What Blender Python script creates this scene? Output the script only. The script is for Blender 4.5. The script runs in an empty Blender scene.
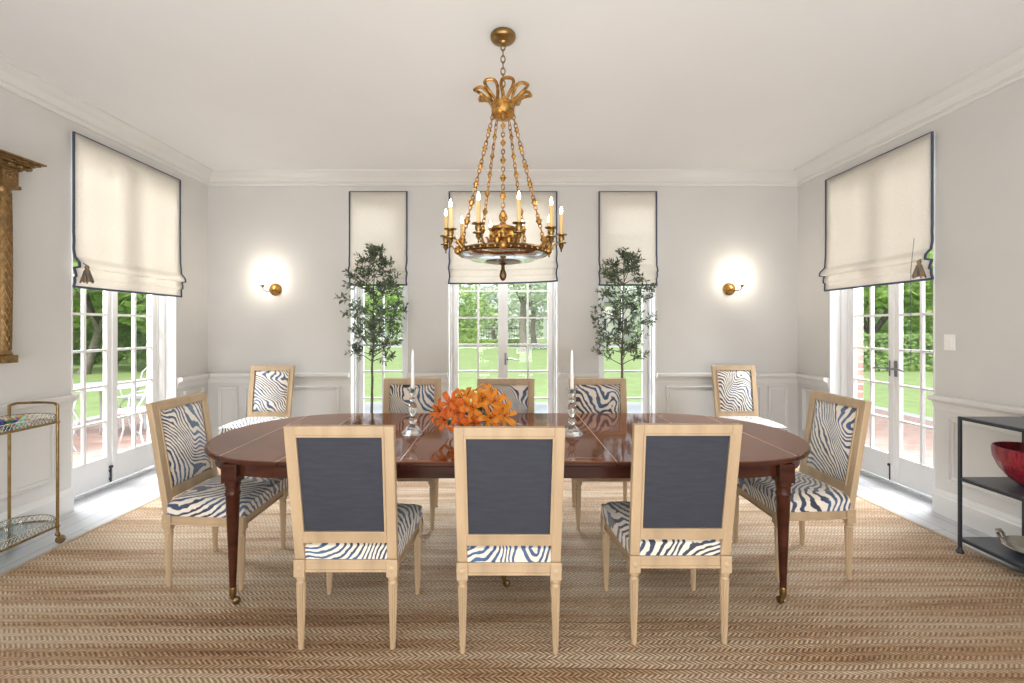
import bpy, bmesh, math, random
from mathutils import Vector, Matrix
S = bpy.context.scene
COL = S.collection
PI = math.pi
random.seed(7)

# ------------------------------------------------------------------ camera, sky, sun, large lights, exposure
F = 460.0                                   # focal length in pixels of a 1024 wide frame
cam_d = bpy.data.cameras.new('camera')
cam = bpy.data.objects.new('camera', cam_d)
COL.objects.link(cam)
cam.location = (0, 0, 1.4)
cam.rotation_euler = (PI / 2, 0, 0)
cam_d.sensor_width = 36.0
cam_d.lens = 36.0 * F / 1024
cam_d.shift_x = (512 - 503) / 1024
cam_d.shift_y = -(341.5 - 327) / 1024
cam_d.clip_end = 500
S.camera = cam

w = bpy.data.worlds.new('world')
S.world = w
w.use_nodes = True
nt = w.node_tree
nt.nodes.clear()
wo = nt.nodes.new('ShaderNodeOutputWorld')
bg = nt.nodes.new('ShaderNodeBackground')
tc = nt.nodes.new('ShaderNodeTexCoord')
sp = nt.nodes.new('ShaderNodeSeparateXYZ')
ramp = nt.nodes.new('ShaderNodeValToRGB')
ramp.color_ramp.elements[0].position = 0.0
ramp.color_ramp.elements[0].color = (0.95, 0.98, 1.0, 1)
ramp.color_ramp.elements[1].position = 0.7
ramp.color_ramp.elements[1].color = (0.72, 0.84, 1.0, 1)
nt.links.new(tc.outputs['Generated'], sp.inputs[0])
nt.links.new(sp.outputs['Z'], ramp.inputs[0])
nt.links.new(ramp.outputs[0], bg.inputs[0])
bg.inputs[1].default_value = 1.8
nt.links.new(bg.outputs[0], wo.inputs[0])

def light(name, kind, loc, energy, color=(1, 1, 1), size=1.0, size_y=None, target=None, rot=None, spread=None):
    d = bpy.data.lights.new(name, kind)
    d.energy = energy
    d.color = color
    if kind == 'AREA':
        d.shape = 'RECTANGLE'
        d.size = size
        d.size_y = size_y or size
        if spread:
            d.spread = spread
    elif kind == 'SUN':
        d.angle = size
    else:
        d.shadow_soft_size = size
    o = bpy.data.objects.new(name, d)
    COL.objects.link(o)
    o.location = loc
    if target is not None:
        o.rotation_euler = (Vector(target) - Vector(loc)).to_track_quat('-Z', 'Y').to_euler()
    if rot is not None:
        o.rotation_euler = rot
    return o

light('sun', 'SUN', (0, -10, 20), 6.0, (1.0, 0.97, 0.90), size=0.12, rot=(math.radians(44), math.radians(-14), 0))
# added fill light behind the photographer; the wall there is solid
light('room_fill', 'AREA', (0, -2.3, 1.75), 88, (1.0, 0.94, 0.86), 5.6, 2.2, target=(0, 4.5, 1.7))
# added upward fill to brighten the ceiling, not a lamp of the room
light('ceiling_fill', 'AREA', (0, -1.4, 0.5), 205, (0.94, 0.97, 1.0), 5.0, 1.0, target=(0, 1.2, 3.1))
# daylight pouring in through each door and window
light('door_daylight_a', 'AREA', (-4.6, 4.1, 2.6), 580, (0.92, 0.96, 1.0), 1.1, 1.6, target=(-1.0, 3.4, 0.5))
light('door_daylight_b', 'AREA', (4.6, 4.1, 2.6), 580, (0.92, 0.96, 1.0), 1.1, 1.6, target=(1.0, 3.4, 0.5))
light('door_daylight_c', 'AREA', (0, 6.5, 2.75), 680, (0.88, 0.94, 1.0), 3.4, 0.9, target=(0, 3.4, 0.3))

S.view_settings.view_transform = 'Standard'
S.view_settings.look = 'None'
S.view_settings.gamma = 1.0
S.view_settings.exposure = -0.20
S.view_settings.use_curve_mapping = False
S.cycles.max_bounces = 10
S.cycles.diffuse_bounces = 5
S.cycles.transparent_max_bounces = 24
S.cycles.sample_clamp_indirect = 4.0
S.cycles.caustics_refractive = False
S.cycles.caustics_reflective = False

def P(px, py, d):
    return Vector(((px - 503) * d / F, d, 1.4 - (py - 327) * d / F))

# ------------------------------------------------------------------ mesh builder
class MB:
    def __init__(self):
        self.v = []
        self.f = []
    def add(self, verts, faces, M=None):
        n = len(self.v)
        for p in verts:
            p = Vector(p)
            self.v.append(M @ p if M else p)
        self.f += [tuple(i + n for i in f) for f in faces]
        return self
    def box(self, lo, hi, M=None):
        x0, y0, z0 = lo
        x1, y1, z1 = hi
        vs = [(x0, y0, z0), (x1, y0, z0), (x1, y1, z0), (x0, y1, z0), (x0, y0, z1), (x1, y0, z1), (x1, y1, z1), (x0, y1, z1)]
        return self.add(vs, [(0, 3, 2, 1), (4, 5, 6, 7), (0, 1, 5, 4), (1, 2, 6, 5), (2, 3, 7, 6), (3, 0, 4, 7)], M)
    def hexa(self, a, b):
        """two quads (4 points each, same winding) joined"""
        return self.add(list(a) + list(b), [(0, 3, 2, 1), (4, 5, 6, 7), (0, 1, 5, 4), (1, 2, 6, 5), (2, 3, 7, 6), (3, 0, 4, 7)])
    def lathe(self, prof, seg=20, M=None, flute=0.0, cap=True):
        vs, fs = [], []
        for (r, z) in prof:
            for k in range(seg):
                a = 2 * PI * k / seg
                rr = r * (1 - flute * (k % 2))
                vs.append((rr * math.cos(a), rr * math.sin(a), z))
        for i in range(len(prof) - 1):
            for k in range(seg):
                k2 = (k + 1) % seg
                fs.append((i * seg + k, i * seg + k2, (i + 1) * seg + k2, (i + 1) * seg + k))
        if cap:
            fs.append(tuple(reversed(range(seg))))
            n = (len(prof) - 1) * seg
            fs.append(tuple(n + k for k in range(seg)))
        return self.add(vs, fs, M)
    def tube(self, pts, rad, seg=8, closed=False, flat=1.0, up=None):
        """tube along points; rad number or list; flat squashes the second axis"""
        pts = [Vector(p) for p in pts]
        n = len(pts)
        rads = rad if isinstance(rad, (list, tuple)) else [rad] * n
        vs, fs = [], []
        prev = None
        for i, p in enumerate(pts):
            if closed:
                t = pts[(i + 1) % n] - pts[i - 1]
            else:
                t = pts[min(i + 1, n - 1)] - pts[max(i - 1, 0)]
            if t.length < 1e-9:
                t = Vector((0, 0, 1))
            t.normalize()
            if up is not None:
                a = Vector(up) - t * Vector(up).dot(t)
            elif prev is None:
                ref = Vector((0, 0, 1)) if abs(t.z) < 0.9 else Vector((1, 0, 0))
                a = ref - t * ref.dot(t)
            else:
                a = prev - t * prev.dot(t)
            if a.length < 1e-6:
                a = t.orthogonal()
            a.normalize()
            prev = a
            b = t.cross(a)
            for k in range(seg):
                an = 2 * PI * k / seg
                vs.append(p + (a * math.cos(an) * flat + b * math.sin(an)) * rads[i])
        m = n if closed else n - 1
        for i in range(m):
            j = (i + 1) % n
            for k in range(seg):
                k2 = (k + 1) % seg
                fs.append((i * seg + k, i * seg + k2, j * seg + k2, j * seg + k))
        if not closed:
            fs.append(tuple(reversed(range(seg))))
            fs.append(tuple((n - 1) * seg + k for k in range(seg)))
        return self.add(vs, fs)
    def prism(self, poly, axis_pts):
        """poly: list of 3D offsets at start; axis_pts (start,end) translation"""
        a, b = [Vector(q) for q in axis_pts]
        n = len(poly)
        vs = [a + Vector(p) for p in poly] + [b + Vector(p) for p in poly]
        fs = [tuple(range(n)), tuple(reversed(range(n, 2 * n)))]
        for i in range(n):
            j = (i + 1) % n
            fs.append((i, n + i, n + j, j))
        return self.add(vs, fs)
    def grid(self, fn, nu, nv, M=None):
        vs = [fn(i / nu, j / nv) for j in range(nv + 1) for i in range(nu + 1)]
        fs = []
        for j in range(nv):
            for i in range(nu):
                a = j * (nu + 1) + i
                fs.append((a, a + 1, a + nu + 2, a + nu + 1))
        return self.add(vs, fs, M)
    def sphere(self, c, r, seg=12, rings=8, M=None):
        if not isinstance(r, (tuple, list)):
            r = (r, r, r)
        vs = [Vector((c[0], c[1], c[2] - r[2]))]
        for j in range(1, rings):
            ph = PI * j / rings
            for k in range(seg):
                a = 2 * PI * k / seg
                vs.append(Vector((c[0] + r[0] * math.sin(ph) * math.cos(a), c[1] + r[1] * math.sin(ph) * math.sin(a), c[2] - r[2] * math.cos(ph))))
        vs.append(Vector((c[0], c[1], c[2] + r[2])))
        fs = []
        for k in range(seg):
            fs.append((0, 1 + (k + 1) % seg, 1 + k))
        for j in range(rings - 2):
            for k in range(seg):
                a, b = 1 + j * seg + k, 1 + j * seg + (k + 1) % seg
                fs.append((a, b, b + seg, a + seg))
        n = len(vs) - 1
        for k in range(seg):
            fs.append((n, n - seg + k, n - seg + (k + 1) % seg))
        return self.add(vs, fs, M)
    def torus(self, c, R, r, seg=24, sub=8, M=None):
        pts = [(c[0] + R * math.cos(2 * PI * k / seg), c[1] + R * math.sin(2 * PI * k / seg), c[2]) for k in range(seg)]
        if M:
            pts = [M @ Vector(p) for p in pts]
        return self.tube(pts, r, sub, closed=True)

def empty(name, loc=(0, 0, 0), rz=0.0):
    o = bpy.data.objects.new(name, None)
    o.empty_display_size = 0.1
    COL.objects.link(o)
    o.location = loc
    o.rotation_euler = (0, 0, rz)
    return o

def obj(name, mb, mat, parent=None, smooth=False, bevel=0.0, seg=2, subsurf=0, solid=0.0, loc=None):
    me = bpy.data.meshes.new(name)
    me.from_pydata([tuple(p) for p in mb.v], [], mb.f)
    me.update()
    bm = bmesh.new()
    bm.from_mesh(me)
    bmesh.ops.recalc_face_normals(bm, faces=bm.faces)
    bm.to_mesh(me)
    bm.free()
    if mat:
        me.materials.append(mat)
    if smooth:
        me.polygons.foreach_set('use_smooth', [True] * len(me.polygons))
        if smooth != 'full':
            try:
                me.set_sharp_from_angle(angle=math.radians(40))
            except Exception:
                pass
    o = bpy.data.objects.new(name, me)
    COL.objects.link(o)
    if loc is not None:
        o.location = loc
    if parent:
        o.parent = parent
    if solid:
        m = o.modifiers.new('solid', 'SOLIDIFY')
        m.thickness = solid
        m.offset = 0
    if bevel:
        m = o.modifiers.new('bevel', 'BEVEL')
        m.width = bevel
        m.segments = seg
        m.limit_method = 'ANGLE'
    if subsurf:
        m = o.modifiers.new('sub', 'SUBSURF')
        m.levels = subsurf
        m.render_levels = subsurf
    return o

def tag(o, label, cat, group=None):
    o['label'] = label
    o['category'] = cat
    if group:
        o['group'] = group
    return o

def struct(o):
    o['kind'] = 'structure'
    return o

def thing(name, label, cat, loc=(0, 0, 0), rz=0.0, group=None):
    return tag(empty(name, loc, rz), label, cat, group)

def copy_tree(o, parent=None):
    c = o.copy()
    COL.objects.link(c)
    if parent:
        c.parent = parent
    for ch in list(o.children):
        copy_tree(ch, c)
    return c

# ------------------------------------------------------------------ materials
def mat_new(name):
    m = bpy.data.materials.new(name)
    m.use_nodes = True
    n = m.node_tree
    b = n.nodes['Principled BSDF']
    return m, n, b

def rgb(r, g, b):
    f = lambda c: ((c / 255) / 12.92) if c / 255 <= 0.04045 else (((c / 255) + 0.055) / 1.055) ** 2.4
    return (f(r), f(g), f(b), 1)

def simple(name, col, rough=0.5, metal=0.0, spec=0.5, noise=0.0, nscale=20.0, bump=0.0, coat=0.0, var=None, stretch=(1, 1, 1)):
    m, n, b = mat_new(name)
    b.inputs['Base Color'].default_value = (*col[:3], 1)
    b.inputs['Roughness'].default_value = rough
    b.inputs['Metallic'].default_value = metal
    b.inputs['Specular IOR Level'].default_value = spec
    b.inputs['Coat Weight'].default_value = coat
    if noise or bump:
        t = n.nodes.new('ShaderNodeTexCoord')
        mp = n.nodes.new('ShaderNodeMapping')
        mp.inputs['Scale'].default_value = stretch
        no = n.nodes.new('ShaderNodeTexNoise')
        no.inputs['Scale'].default_value = nscale
        no.inputs['Detail'].default_value = 4
        n.links.new(t.outputs['Object'], mp.inputs[0])
        n.links.new(mp.outputs[0], no.inputs['Vector'])
        if noise:
            r = n.nodes.new('ShaderNodeValToRGB')
            c2 = var or tuple(min(1, c * (1 - noise)) for c in col[:3])
            r.color_ramp.elements[0].position = 0.3
            r.color_ramp.elements[1].position = 0.7
            r.color_ramp.elements[0].color = (*c2[:3], 1)
            r.color_ramp.elements[1].color = (*col[:3], 1)
            n.links.new(no.outputs['Fac'], r.inputs[0])
            n.links.new(r.outputs[0], b.inputs['Base Color'])
        if bump:
            bp = n.nodes.new('ShaderNodeBump')
            bp.inputs['Strength'].default_value = bump
            bp.inputs['Distance'].default_value = 0.01
            n.links.new(no.outputs['Fac'], bp.inputs['Height'])
            n.links.new(bp.outputs[0], b.inputs['Normal'])
    return m

def mth(n, op, a, b=None, c=None):
    x = n.nodes.new('ShaderNodeMath')
    x.operation = op
    for i, v in enumerate((a, b, c)):
        if v is None:
            continue
        if isinstance(v, (int, float)):
            x.inputs[i].default_value = v
        else:
            n.links.new(v, x.inputs[i])
    return x.outputs[0]

def ramp_node(n, fac, stops, interp='LINEAR'):
    r = n.nodes.new('ShaderNodeValToRGB')
    r.color_ramp.interpolation = interp
    els = r.color_ramp.elements
    els[0].position, els[0].color = stops[0][0], (*stops[0][1][:3], 1)
    els[1].position, els[1].color = stops[1][0], (*stops[1][1][:3], 1)
    for p, c in stops[2:]:
        e = els.new(p)
        e.color = (*c[:3], 1)
    n.links.new(fac, r.inputs[0])
    return r.outputs[0]

M = {}
M['wall'] = simple('wall_paint', (0.61, 0.60, 0.58), 0.55, noise=0.03, nscale=3, bump=0.02)
M['trim'] = simple('trim_paint', (0.67, 0.66, 0.64), 0.35, noise=0.02, nscale=4)
M['ceiling'] = simple('ceiling_paint', (0.79, 0.79, 0.785), 0.7, noise=0.02, nscale=2)
M['white'] = simple('white_gloss_paint', (0.80, 0.80, 0.80), 0.3, noise=0.02, nscale=5)
M['chairwood'] = simple('bleached_wood', (0.48, 0.345, 0.21), 0.45, noise=0.22, nscale=14, bump=0.05, stretch=(1, 1, 0.15))
M['navy'] = simple('navy_linen', (0.030, 0.033, 0.046), 0.75, noise=0.25, nscale=60, bump=0.15, stretch=(0.2, 1, 1))
M['brass'] = simple('aged_brass', (0.33, 0.21, 0.08), 0.35, metal=1.0, noise=0.4, nscale=30)
M['gilt'] = simple('gilt_bronze', (0.62, 0.33, 0.09), 0.36, metal=0.9, noise=0.75, nscale=38, bump=0.3)
M['bronze'] = simple('dark_bronze', (0.20, 0.12, 0.055), 0.4, metal=0.9, noise=0.4, nscale=60, bump=0.3)
M['giltframe'] = simple('antique_gilt_wood', (0.27, 0.155, 0.055), 0.4, metal=0.6, noise=0.5, nscale=40, bump=0.3)
M['iron'] = simple('black_iron', (0.045, 0.05, 0.06), 0.4, metal=0.5, noise=0.3, nscale=25)
M['slate'] = simple('slate_shelf', (0.07, 0.08, 0.10), 0.32, noise=0.35, nscale=12, bump=0.05)
M['steel'] = simple('satin_steel', (0.26, 0.26, 0.26), 0.3, metal=1.0)
M['silver'] = simple('silver', (0.62, 0.58, 0.5), 0.22, metal=1.0, noise=0.2, nscale=20)
M['ivory'] = simple('ivory_candle', (0.62, 0.44, 0.20), 0.5, noise=0.05)
M['wax'] = simple('white_wax', (0.9, 0.9, 0.88), 0.4, noise=0.03)
M['bark'] = simple('olive_bark', (0.13, 0.12, 0.09), 0.8, noise=0.4, nscale=40, bump=0.4)
M['soil'] = simple('potting_soil', (0.05, 0.035, 0.025), 0.95, noise=0.5, nscale=50, bump=0.6)
M['pot'] = simple('stone_planter', (0.45, 0.42, 0.38), 0.7, noise=0.2, nscale=12, bump=0.1)
M['switch'] = simple('white_plastic', (0.86, 0.85, 0.82), 0.35, noise=0.01)
M['redbowl'] = None
M['gardeniron'] = simple('white_iron', (0.55, 0.57, 0.57), 0.45, noise=0.1, nscale=20)
M['teal'] = simple('sage_leaf', (0.18, 0.26, 0.22), 0.5, noise=0.4, nscale=25)
M['gardenbark'] = simple('tree_bark', (0.24, 0.21, 0.18), 0.9, noise=0.5, nscale=6, bump=0.5)
M['stucco'] = simple('cream_stucco', (0.72, 0.70, 0.66), 0.8, noise=0.1, nscale=2)
M['roof'] = simple('grey_roof', (0.22, 0.21, 0.21), 0.8, noise=0.3, nscale=8)
M['darkglass'] = simple('dark_window', (0.05, 0.06, 0.07), 0.1, noise=0.1)
M['concrete'] = simple('pale_concrete', (0.44, 0.44, 0.43), 0.7, noise=0.12, nscale=2.5, bump=0.05)

def leafmat(name, a, b, rough=0.5, trans=0.35, scale=6.0):
    m = bpy.data.materials.new(name)
    m.use_nodes = True
    n = m.node_tree
    n.nodes.clear()
    out = n.nodes.new('ShaderNodeOutputMaterial')
    t = n.nodes.new('ShaderNodeTexCoord')
    no = n.nodes.new('ShaderNodeTexNoise')
    no.inputs['Scale'].default_value = scale
    no.inputs['Detail'].default_value = 5
    n.links.new(t.outputs['Object'], no.inputs['Vector'])
    c = ramp_node(n, no.outputs['Fac'], [(0.32, a), (0.68, b)])
    pr = n.nodes.new('ShaderNodeBsdfPrincipled')
    pr.inputs['Roughness'].default_value = rough
    tr = n.nodes.new('ShaderNodeBsdfTranslucent')
    mx = n.nodes.new('ShaderNodeMixShader')
    mx.inputs[0].default_value = trans
    n.links.new(c, pr.inputs['Base Color'])
    n.links.new(c, tr.inputs['Color'])
    n.links.new(pr.outputs[0], mx.inputs[1])
    n.links.new(tr.outputs[0], mx.inputs[2])
    n.links.new(mx.outputs[0], out.inputs[0])
    return m

M['olive'] = leafmat('olive_leaf', (0.035, 0.05, 0.028), (0.15, 0.20, 0.11), 0.4, 0.2, 14)
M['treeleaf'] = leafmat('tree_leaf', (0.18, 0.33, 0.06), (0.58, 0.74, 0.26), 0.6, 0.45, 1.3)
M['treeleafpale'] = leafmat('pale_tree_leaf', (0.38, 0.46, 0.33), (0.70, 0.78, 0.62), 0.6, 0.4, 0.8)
M['hedgeleaf'] = leafmat('hedge_leaf', (0.10, 0.19, 0.05), (0.34, 0.48, 0.16), 0.6, 0.3, 2.5)
M['brighthedge'] = leafmat('bright_hedge_leaf', (0.20, 0.34, 0.06), (0.42, 0.58, 0.14), 0.6, 0.3, 2.5)
M['lily'] = leafmat('orange_lily', (0.82, 0.24, 0.015), (0.92, 0.42, 0.05), 0.5, 0.35, 18)
M['lilyred'] = leafmat('deep_orange_lily', (0.72, 0.13, 0.012), (0.85, 0.25, 0.03), 0.5, 0.35, 18)
M['lilyleaf'] = leafmat('lily_leaf', (0.04, 0.09, 0.02), (0.13, 0.22, 0.06), 0.4, 0.2, 18)
M['stamen'] = simple('stamen', (0.22, 0.06, 0.015), 0.7, noise=0.2)

def glass_pane(name, tint=(0.97, 0.985, 0.98), refl=1.0):
    m = bpy.data.materials.new(name)
    m.use_nodes = True
    n = m.node_tree
    n.nodes.clear()
    out = n.nodes.new('ShaderNodeOutputMaterial')
    tr = n.nodes.new('ShaderNodeBsdfTransparent')
    tr.inputs[0].default_value = (*tint, 1)
    gl = n.nodes.new('ShaderNodeBsdfGlossy')
    gl.inputs['Roughness'].default_value = 0.02
    lw = n.nodes.new('ShaderNodeLayerWeight')
    f2 = mth(n, 'MULTIPLY', mth(n, 'MULTIPLY_ADD', mth(n, 'POWER', lw.outputs['Facing'], 4.0), 0.6, 0.05), refl)
    mx = n.nodes.new('ShaderNodeMixShader')
    n.links.new(f2, mx.inputs[0])
    n.links.new(tr.outputs[0], mx.inputs[1])
    n.links.new(gl.outputs[0], mx.inputs[2])
    n.links.new(mx.outputs[0], out.inputs[0])
    return m
M['pane'] = glass_pane('window_glass', (0.985, 0.99, 0.985), refl=0.35)
M['shadeglass'] = glass_pane('clear_shade_glass', (0.975, 0.98, 0.975), 0.35)
M['tumbler'] = glass_pane('tumbler_glass', (0.97, 0.98, 0.98), 1.0)
M['shelfglass'] = glass_pane('shelf_glass', (0.82, 0.88, 0.87), 1.6)

def crystal(name, col=(1, 1, 1), rough=0.0):
    m, n, b = mat_new(name)
    b.inputs['Base Color'].default_value = (*col, 1)
    b.inputs['Transmission Weight'].default_value = 0.93
    b.inputs['Roughness'].default_value = rough
    b.inputs['IOR'].default_value = 1.5
    t = n.nodes.new('ShaderNodeTexCoord')
    no = n.nodes.new('ShaderNodeTexNoise')
    no.inputs['Scale'].default_value = 40
    bp = n.nodes.new('ShaderNodeBump')
    bp.inputs['Strength'].default_value = 0.08
    bp.inputs['Distance'].default_value = 0.004
    n.links.new(t.outputs['Object'], no.inputs['Vector'])
    n.links.new(no.outputs['Fac'], bp.inputs['Height'])
    n.links.new(bp.outputs[0], b.inputs['Normal'])
    return m
M['crystal'] = crystal('cut_crystal')

def frosted(name):
    """pale green glass of the chandelier dish, milky enough to catch the candle light"""
    m = bpy.data.materials.new(name)
    m.use_nodes = True
    n = m.node_tree
    n.nodes.clear()
    out = n.nodes.new('ShaderNodeOutputMaterial')
    t = n.nodes.new('ShaderNodeTexCoord')
    no = n.nodes.new('ShaderNodeTexNoise')
    no.inputs['Scale'].default_value = 12
    n.links.new(t.outputs['Object'], no.inputs['Vector'])
    c = ramp_node(n, no.outputs['Fac'], [(0.3, (0.82, 0.95, 0.90)), (0.7, (0.95, 0.99, 0.97))])
    tr = n.nodes.new('ShaderNodeBsdfTranslucent')
    tp = n.nodes.new('ShaderNodeBsdfTransparent')
    gl = n.nodes.new('ShaderNodeBsdfGlossy')
    gl.inputs['Roughness'].default_value = 0.08
    fr = n.nodes.new('ShaderNodeFresnel')
    n.links.new(c, tr.inputs[0])
    n.links.new(c, tp.inputs[0])
    m1, m2 = n.nodes.new('ShaderNodeMixShader'), n.nodes.new('ShaderNodeMixShader')
    m1.inputs[0].default_value = 0.80
    n.links.new(tr.outputs[0], m1.inputs[1])
    n.links.new(tp.outputs[0], m1.inputs[2])
    fr.inputs[0].default_value = 1.3
    n.links.new(fr.outputs[0], m2.inputs[0])
    n.links.new(m1.outputs[0], m2.inputs[1])
    n.links.new(gl.outputs[0], m2.inputs[2])
    n.links.new(m2.outputs[0], out.inputs[0])
    return m
M['dishglass'] = frosted('pale_green_glass')

def emit(name, col, strength):
    m, n, b = mat_new(name)
    b.inputs['Base Color'].default_value = (*col, 1)
    b.inputs['Emission Color'].default_value = (*col, 1)
    b.inputs['Emission Strength'].default_value = strength
    return m
M['bulb'] = emit('lit_bulb', (1.0, 0.80, 0.52), 32)
M['sconcebulb'] = emit('lit_sconce_bulb', (1.0, 0.86, 0.66), 40)

def zebra():
    m, n, b = mat_new('zebra_print_fabric')
    t = n.nodes.new('ShaderNodeTexCoord')
    oi = n.nodes.new('ShaderNodeObjectInfo')
    off = n.nodes.new('ShaderNodeVectorMath')
    off.operation = 'SCALE'
    off.inputs[0].default_value = (7.3, 3.1, 5.7)
    n.links.new(oi.outputs['Random'], off.inputs['Scale'])
    add = n.nodes.new('ShaderNodeVectorMath')
    n.links.new(t.outputs['Object'], add.inputs[0])
    n.links.new(off.outputs[0], add.inputs[1])
    mp = n.nodes.new('ShaderNodeMapping')
    mp.inputs['Rotation'].default_value = (0.5, 0.55, 0.75)
    mp.inputs['Scale'].default_value = (1.0, 0.5, 1.0)
    n.links.new(add.outputs[0], mp.inputs[0])
    no = n.nodes.new('ShaderNodeTexNoise')
    no.inputs['Scale'].default_value = 3.4
    no.inputs['Detail'].default_value = 1.0
    no.inputs['Roughness'].default_value = 0.4
    no.inputs['Distortion'].default_value = 0.5
    n.links.new(mp.outputs[0], no.inputs['Vector'])
    w_ = n.nodes.new('ShaderNodeTexNoise')
    w_.inputs['Scale'].default_value = 22
    n.links.new(add.outputs[0], w_.inputs['Vector'])
    dt = n.nodes.new('ShaderNodeVectorMath')
    dt.operation = 'DOT_PRODUCT'
    dt.inputs[1].default_value = (0.85, 0.62, -0.66)
    n.links.new(add.outputs[0], dt.inputs[0])
    ph = mth(n, 'ADD', mth(n, 'MULTIPLY', no.outputs['Fac'], 84.0), mth(n, 'MULTIPLY', dt.outputs['Value'], 178.0))
    ph = mth(n, 'ADD', ph, mth(n, 'MULTIPLY', w_.outputs['Fac'], 5.0))
    s = mth(n, 'SINE', ph)
    s = mth(n, 'ADD', s, mth(n, 'MULTIPLY', mth(n, 'SUBTRACT', w_.outputs['Fac'], 0.5), 1.5))
    mask = mth(n, 'MULTIPLY_ADD', s, 2.8, 0.05)
    mask = mth(n, 'MINIMUM', mth(n, 'MAXIMUM', mask, 0.0), 1.0)
    # thread colours: navy in most strands, brighter blue in others
    bl = n.nodes.new('ShaderNodeTexNoise')
    bl.inputs['Scale'].default_value = 5
    n.links.new(add.outputs[0], bl.inputs['Vector'])
    blue = ramp_node(n, bl.outputs['Fac'], [(0.38, (0.020, 0.028, 0.055)), (0.65, (0.045, 0.105, 0.23))])
    mx = n.nodes.new('ShaderNodeMix')
    mx.data_type = 'RGBA'
    n.links.new(mask, mx.inputs[0])
    mx.inputs[6].default_value = (0.74, 0.67, 0.57, 1)
    n.links.new(blue, mx.inputs[7])
    n.links.new(mx.outputs[2], b.inputs['Base Color'])
    b.inputs['Roughness'].default_value = 0.5
    b.inputs['Sheen Weight'].default_value = 0.35
    bp = n.nodes.new('ShaderNodeBump')
    bp.inputs['Strength'].default_value = 0.25
    bp.inputs['Distance'].default_value = 0.003
    n.links.new(mask, bp.inputs['Height'])
    n.links.new(bp.outputs[0], b.inputs['Normal'])
    return m
M['zebra'] = zebra()

def table_wood(name, dark, light_, rot=0.0, rough=0.12):
    m, n, b = mat_new(name)
    t = n.nodes.new('ShaderNodeTexCoord')
    mp = n.nodes.new('ShaderNodeMapping')
    mp.inputs['Rotation'].default_value = (0, 0, rot)
    mp.inputs['Scale'].default_value = (0.7, 6.0, 6.0)
    n.links.new(t.outputs['Object'], mp.inputs[0])
    no = n.nodes.new('ShaderNodeTexNoise')
    no.inputs['Scale'].default_value = 2.2
    no.inputs['Detail'].default_value = 8
    no.inputs['Distortion'].default_value = 1.2
    n.links.new(mp.outputs[0], no.inputs['Vector'])
    c = ramp_node(n, no.outputs['Fac'], [(0.3, dark), (0.72, light_)])
    n.links.new(c, b.inputs['Base Color'])
    b.inputs['Roughness'].default_value = rough
    b.inputs['Specular IOR Level'].default_value = 0.36
    b.inputs['IOR'].default_value = 1.42
    return m
M['mahogany'] = table_wood('polished_mahogany', (0.075, 0.017, 0.006), (0.24, 0.072, 0.022), PI / 2, 0.07)
M['mahoganyleg'] = table_wood('mahogany_leg', (0.028, 0.008, 0.005), (0.075, 0.022, 0.011), 0, 0.22)

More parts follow.
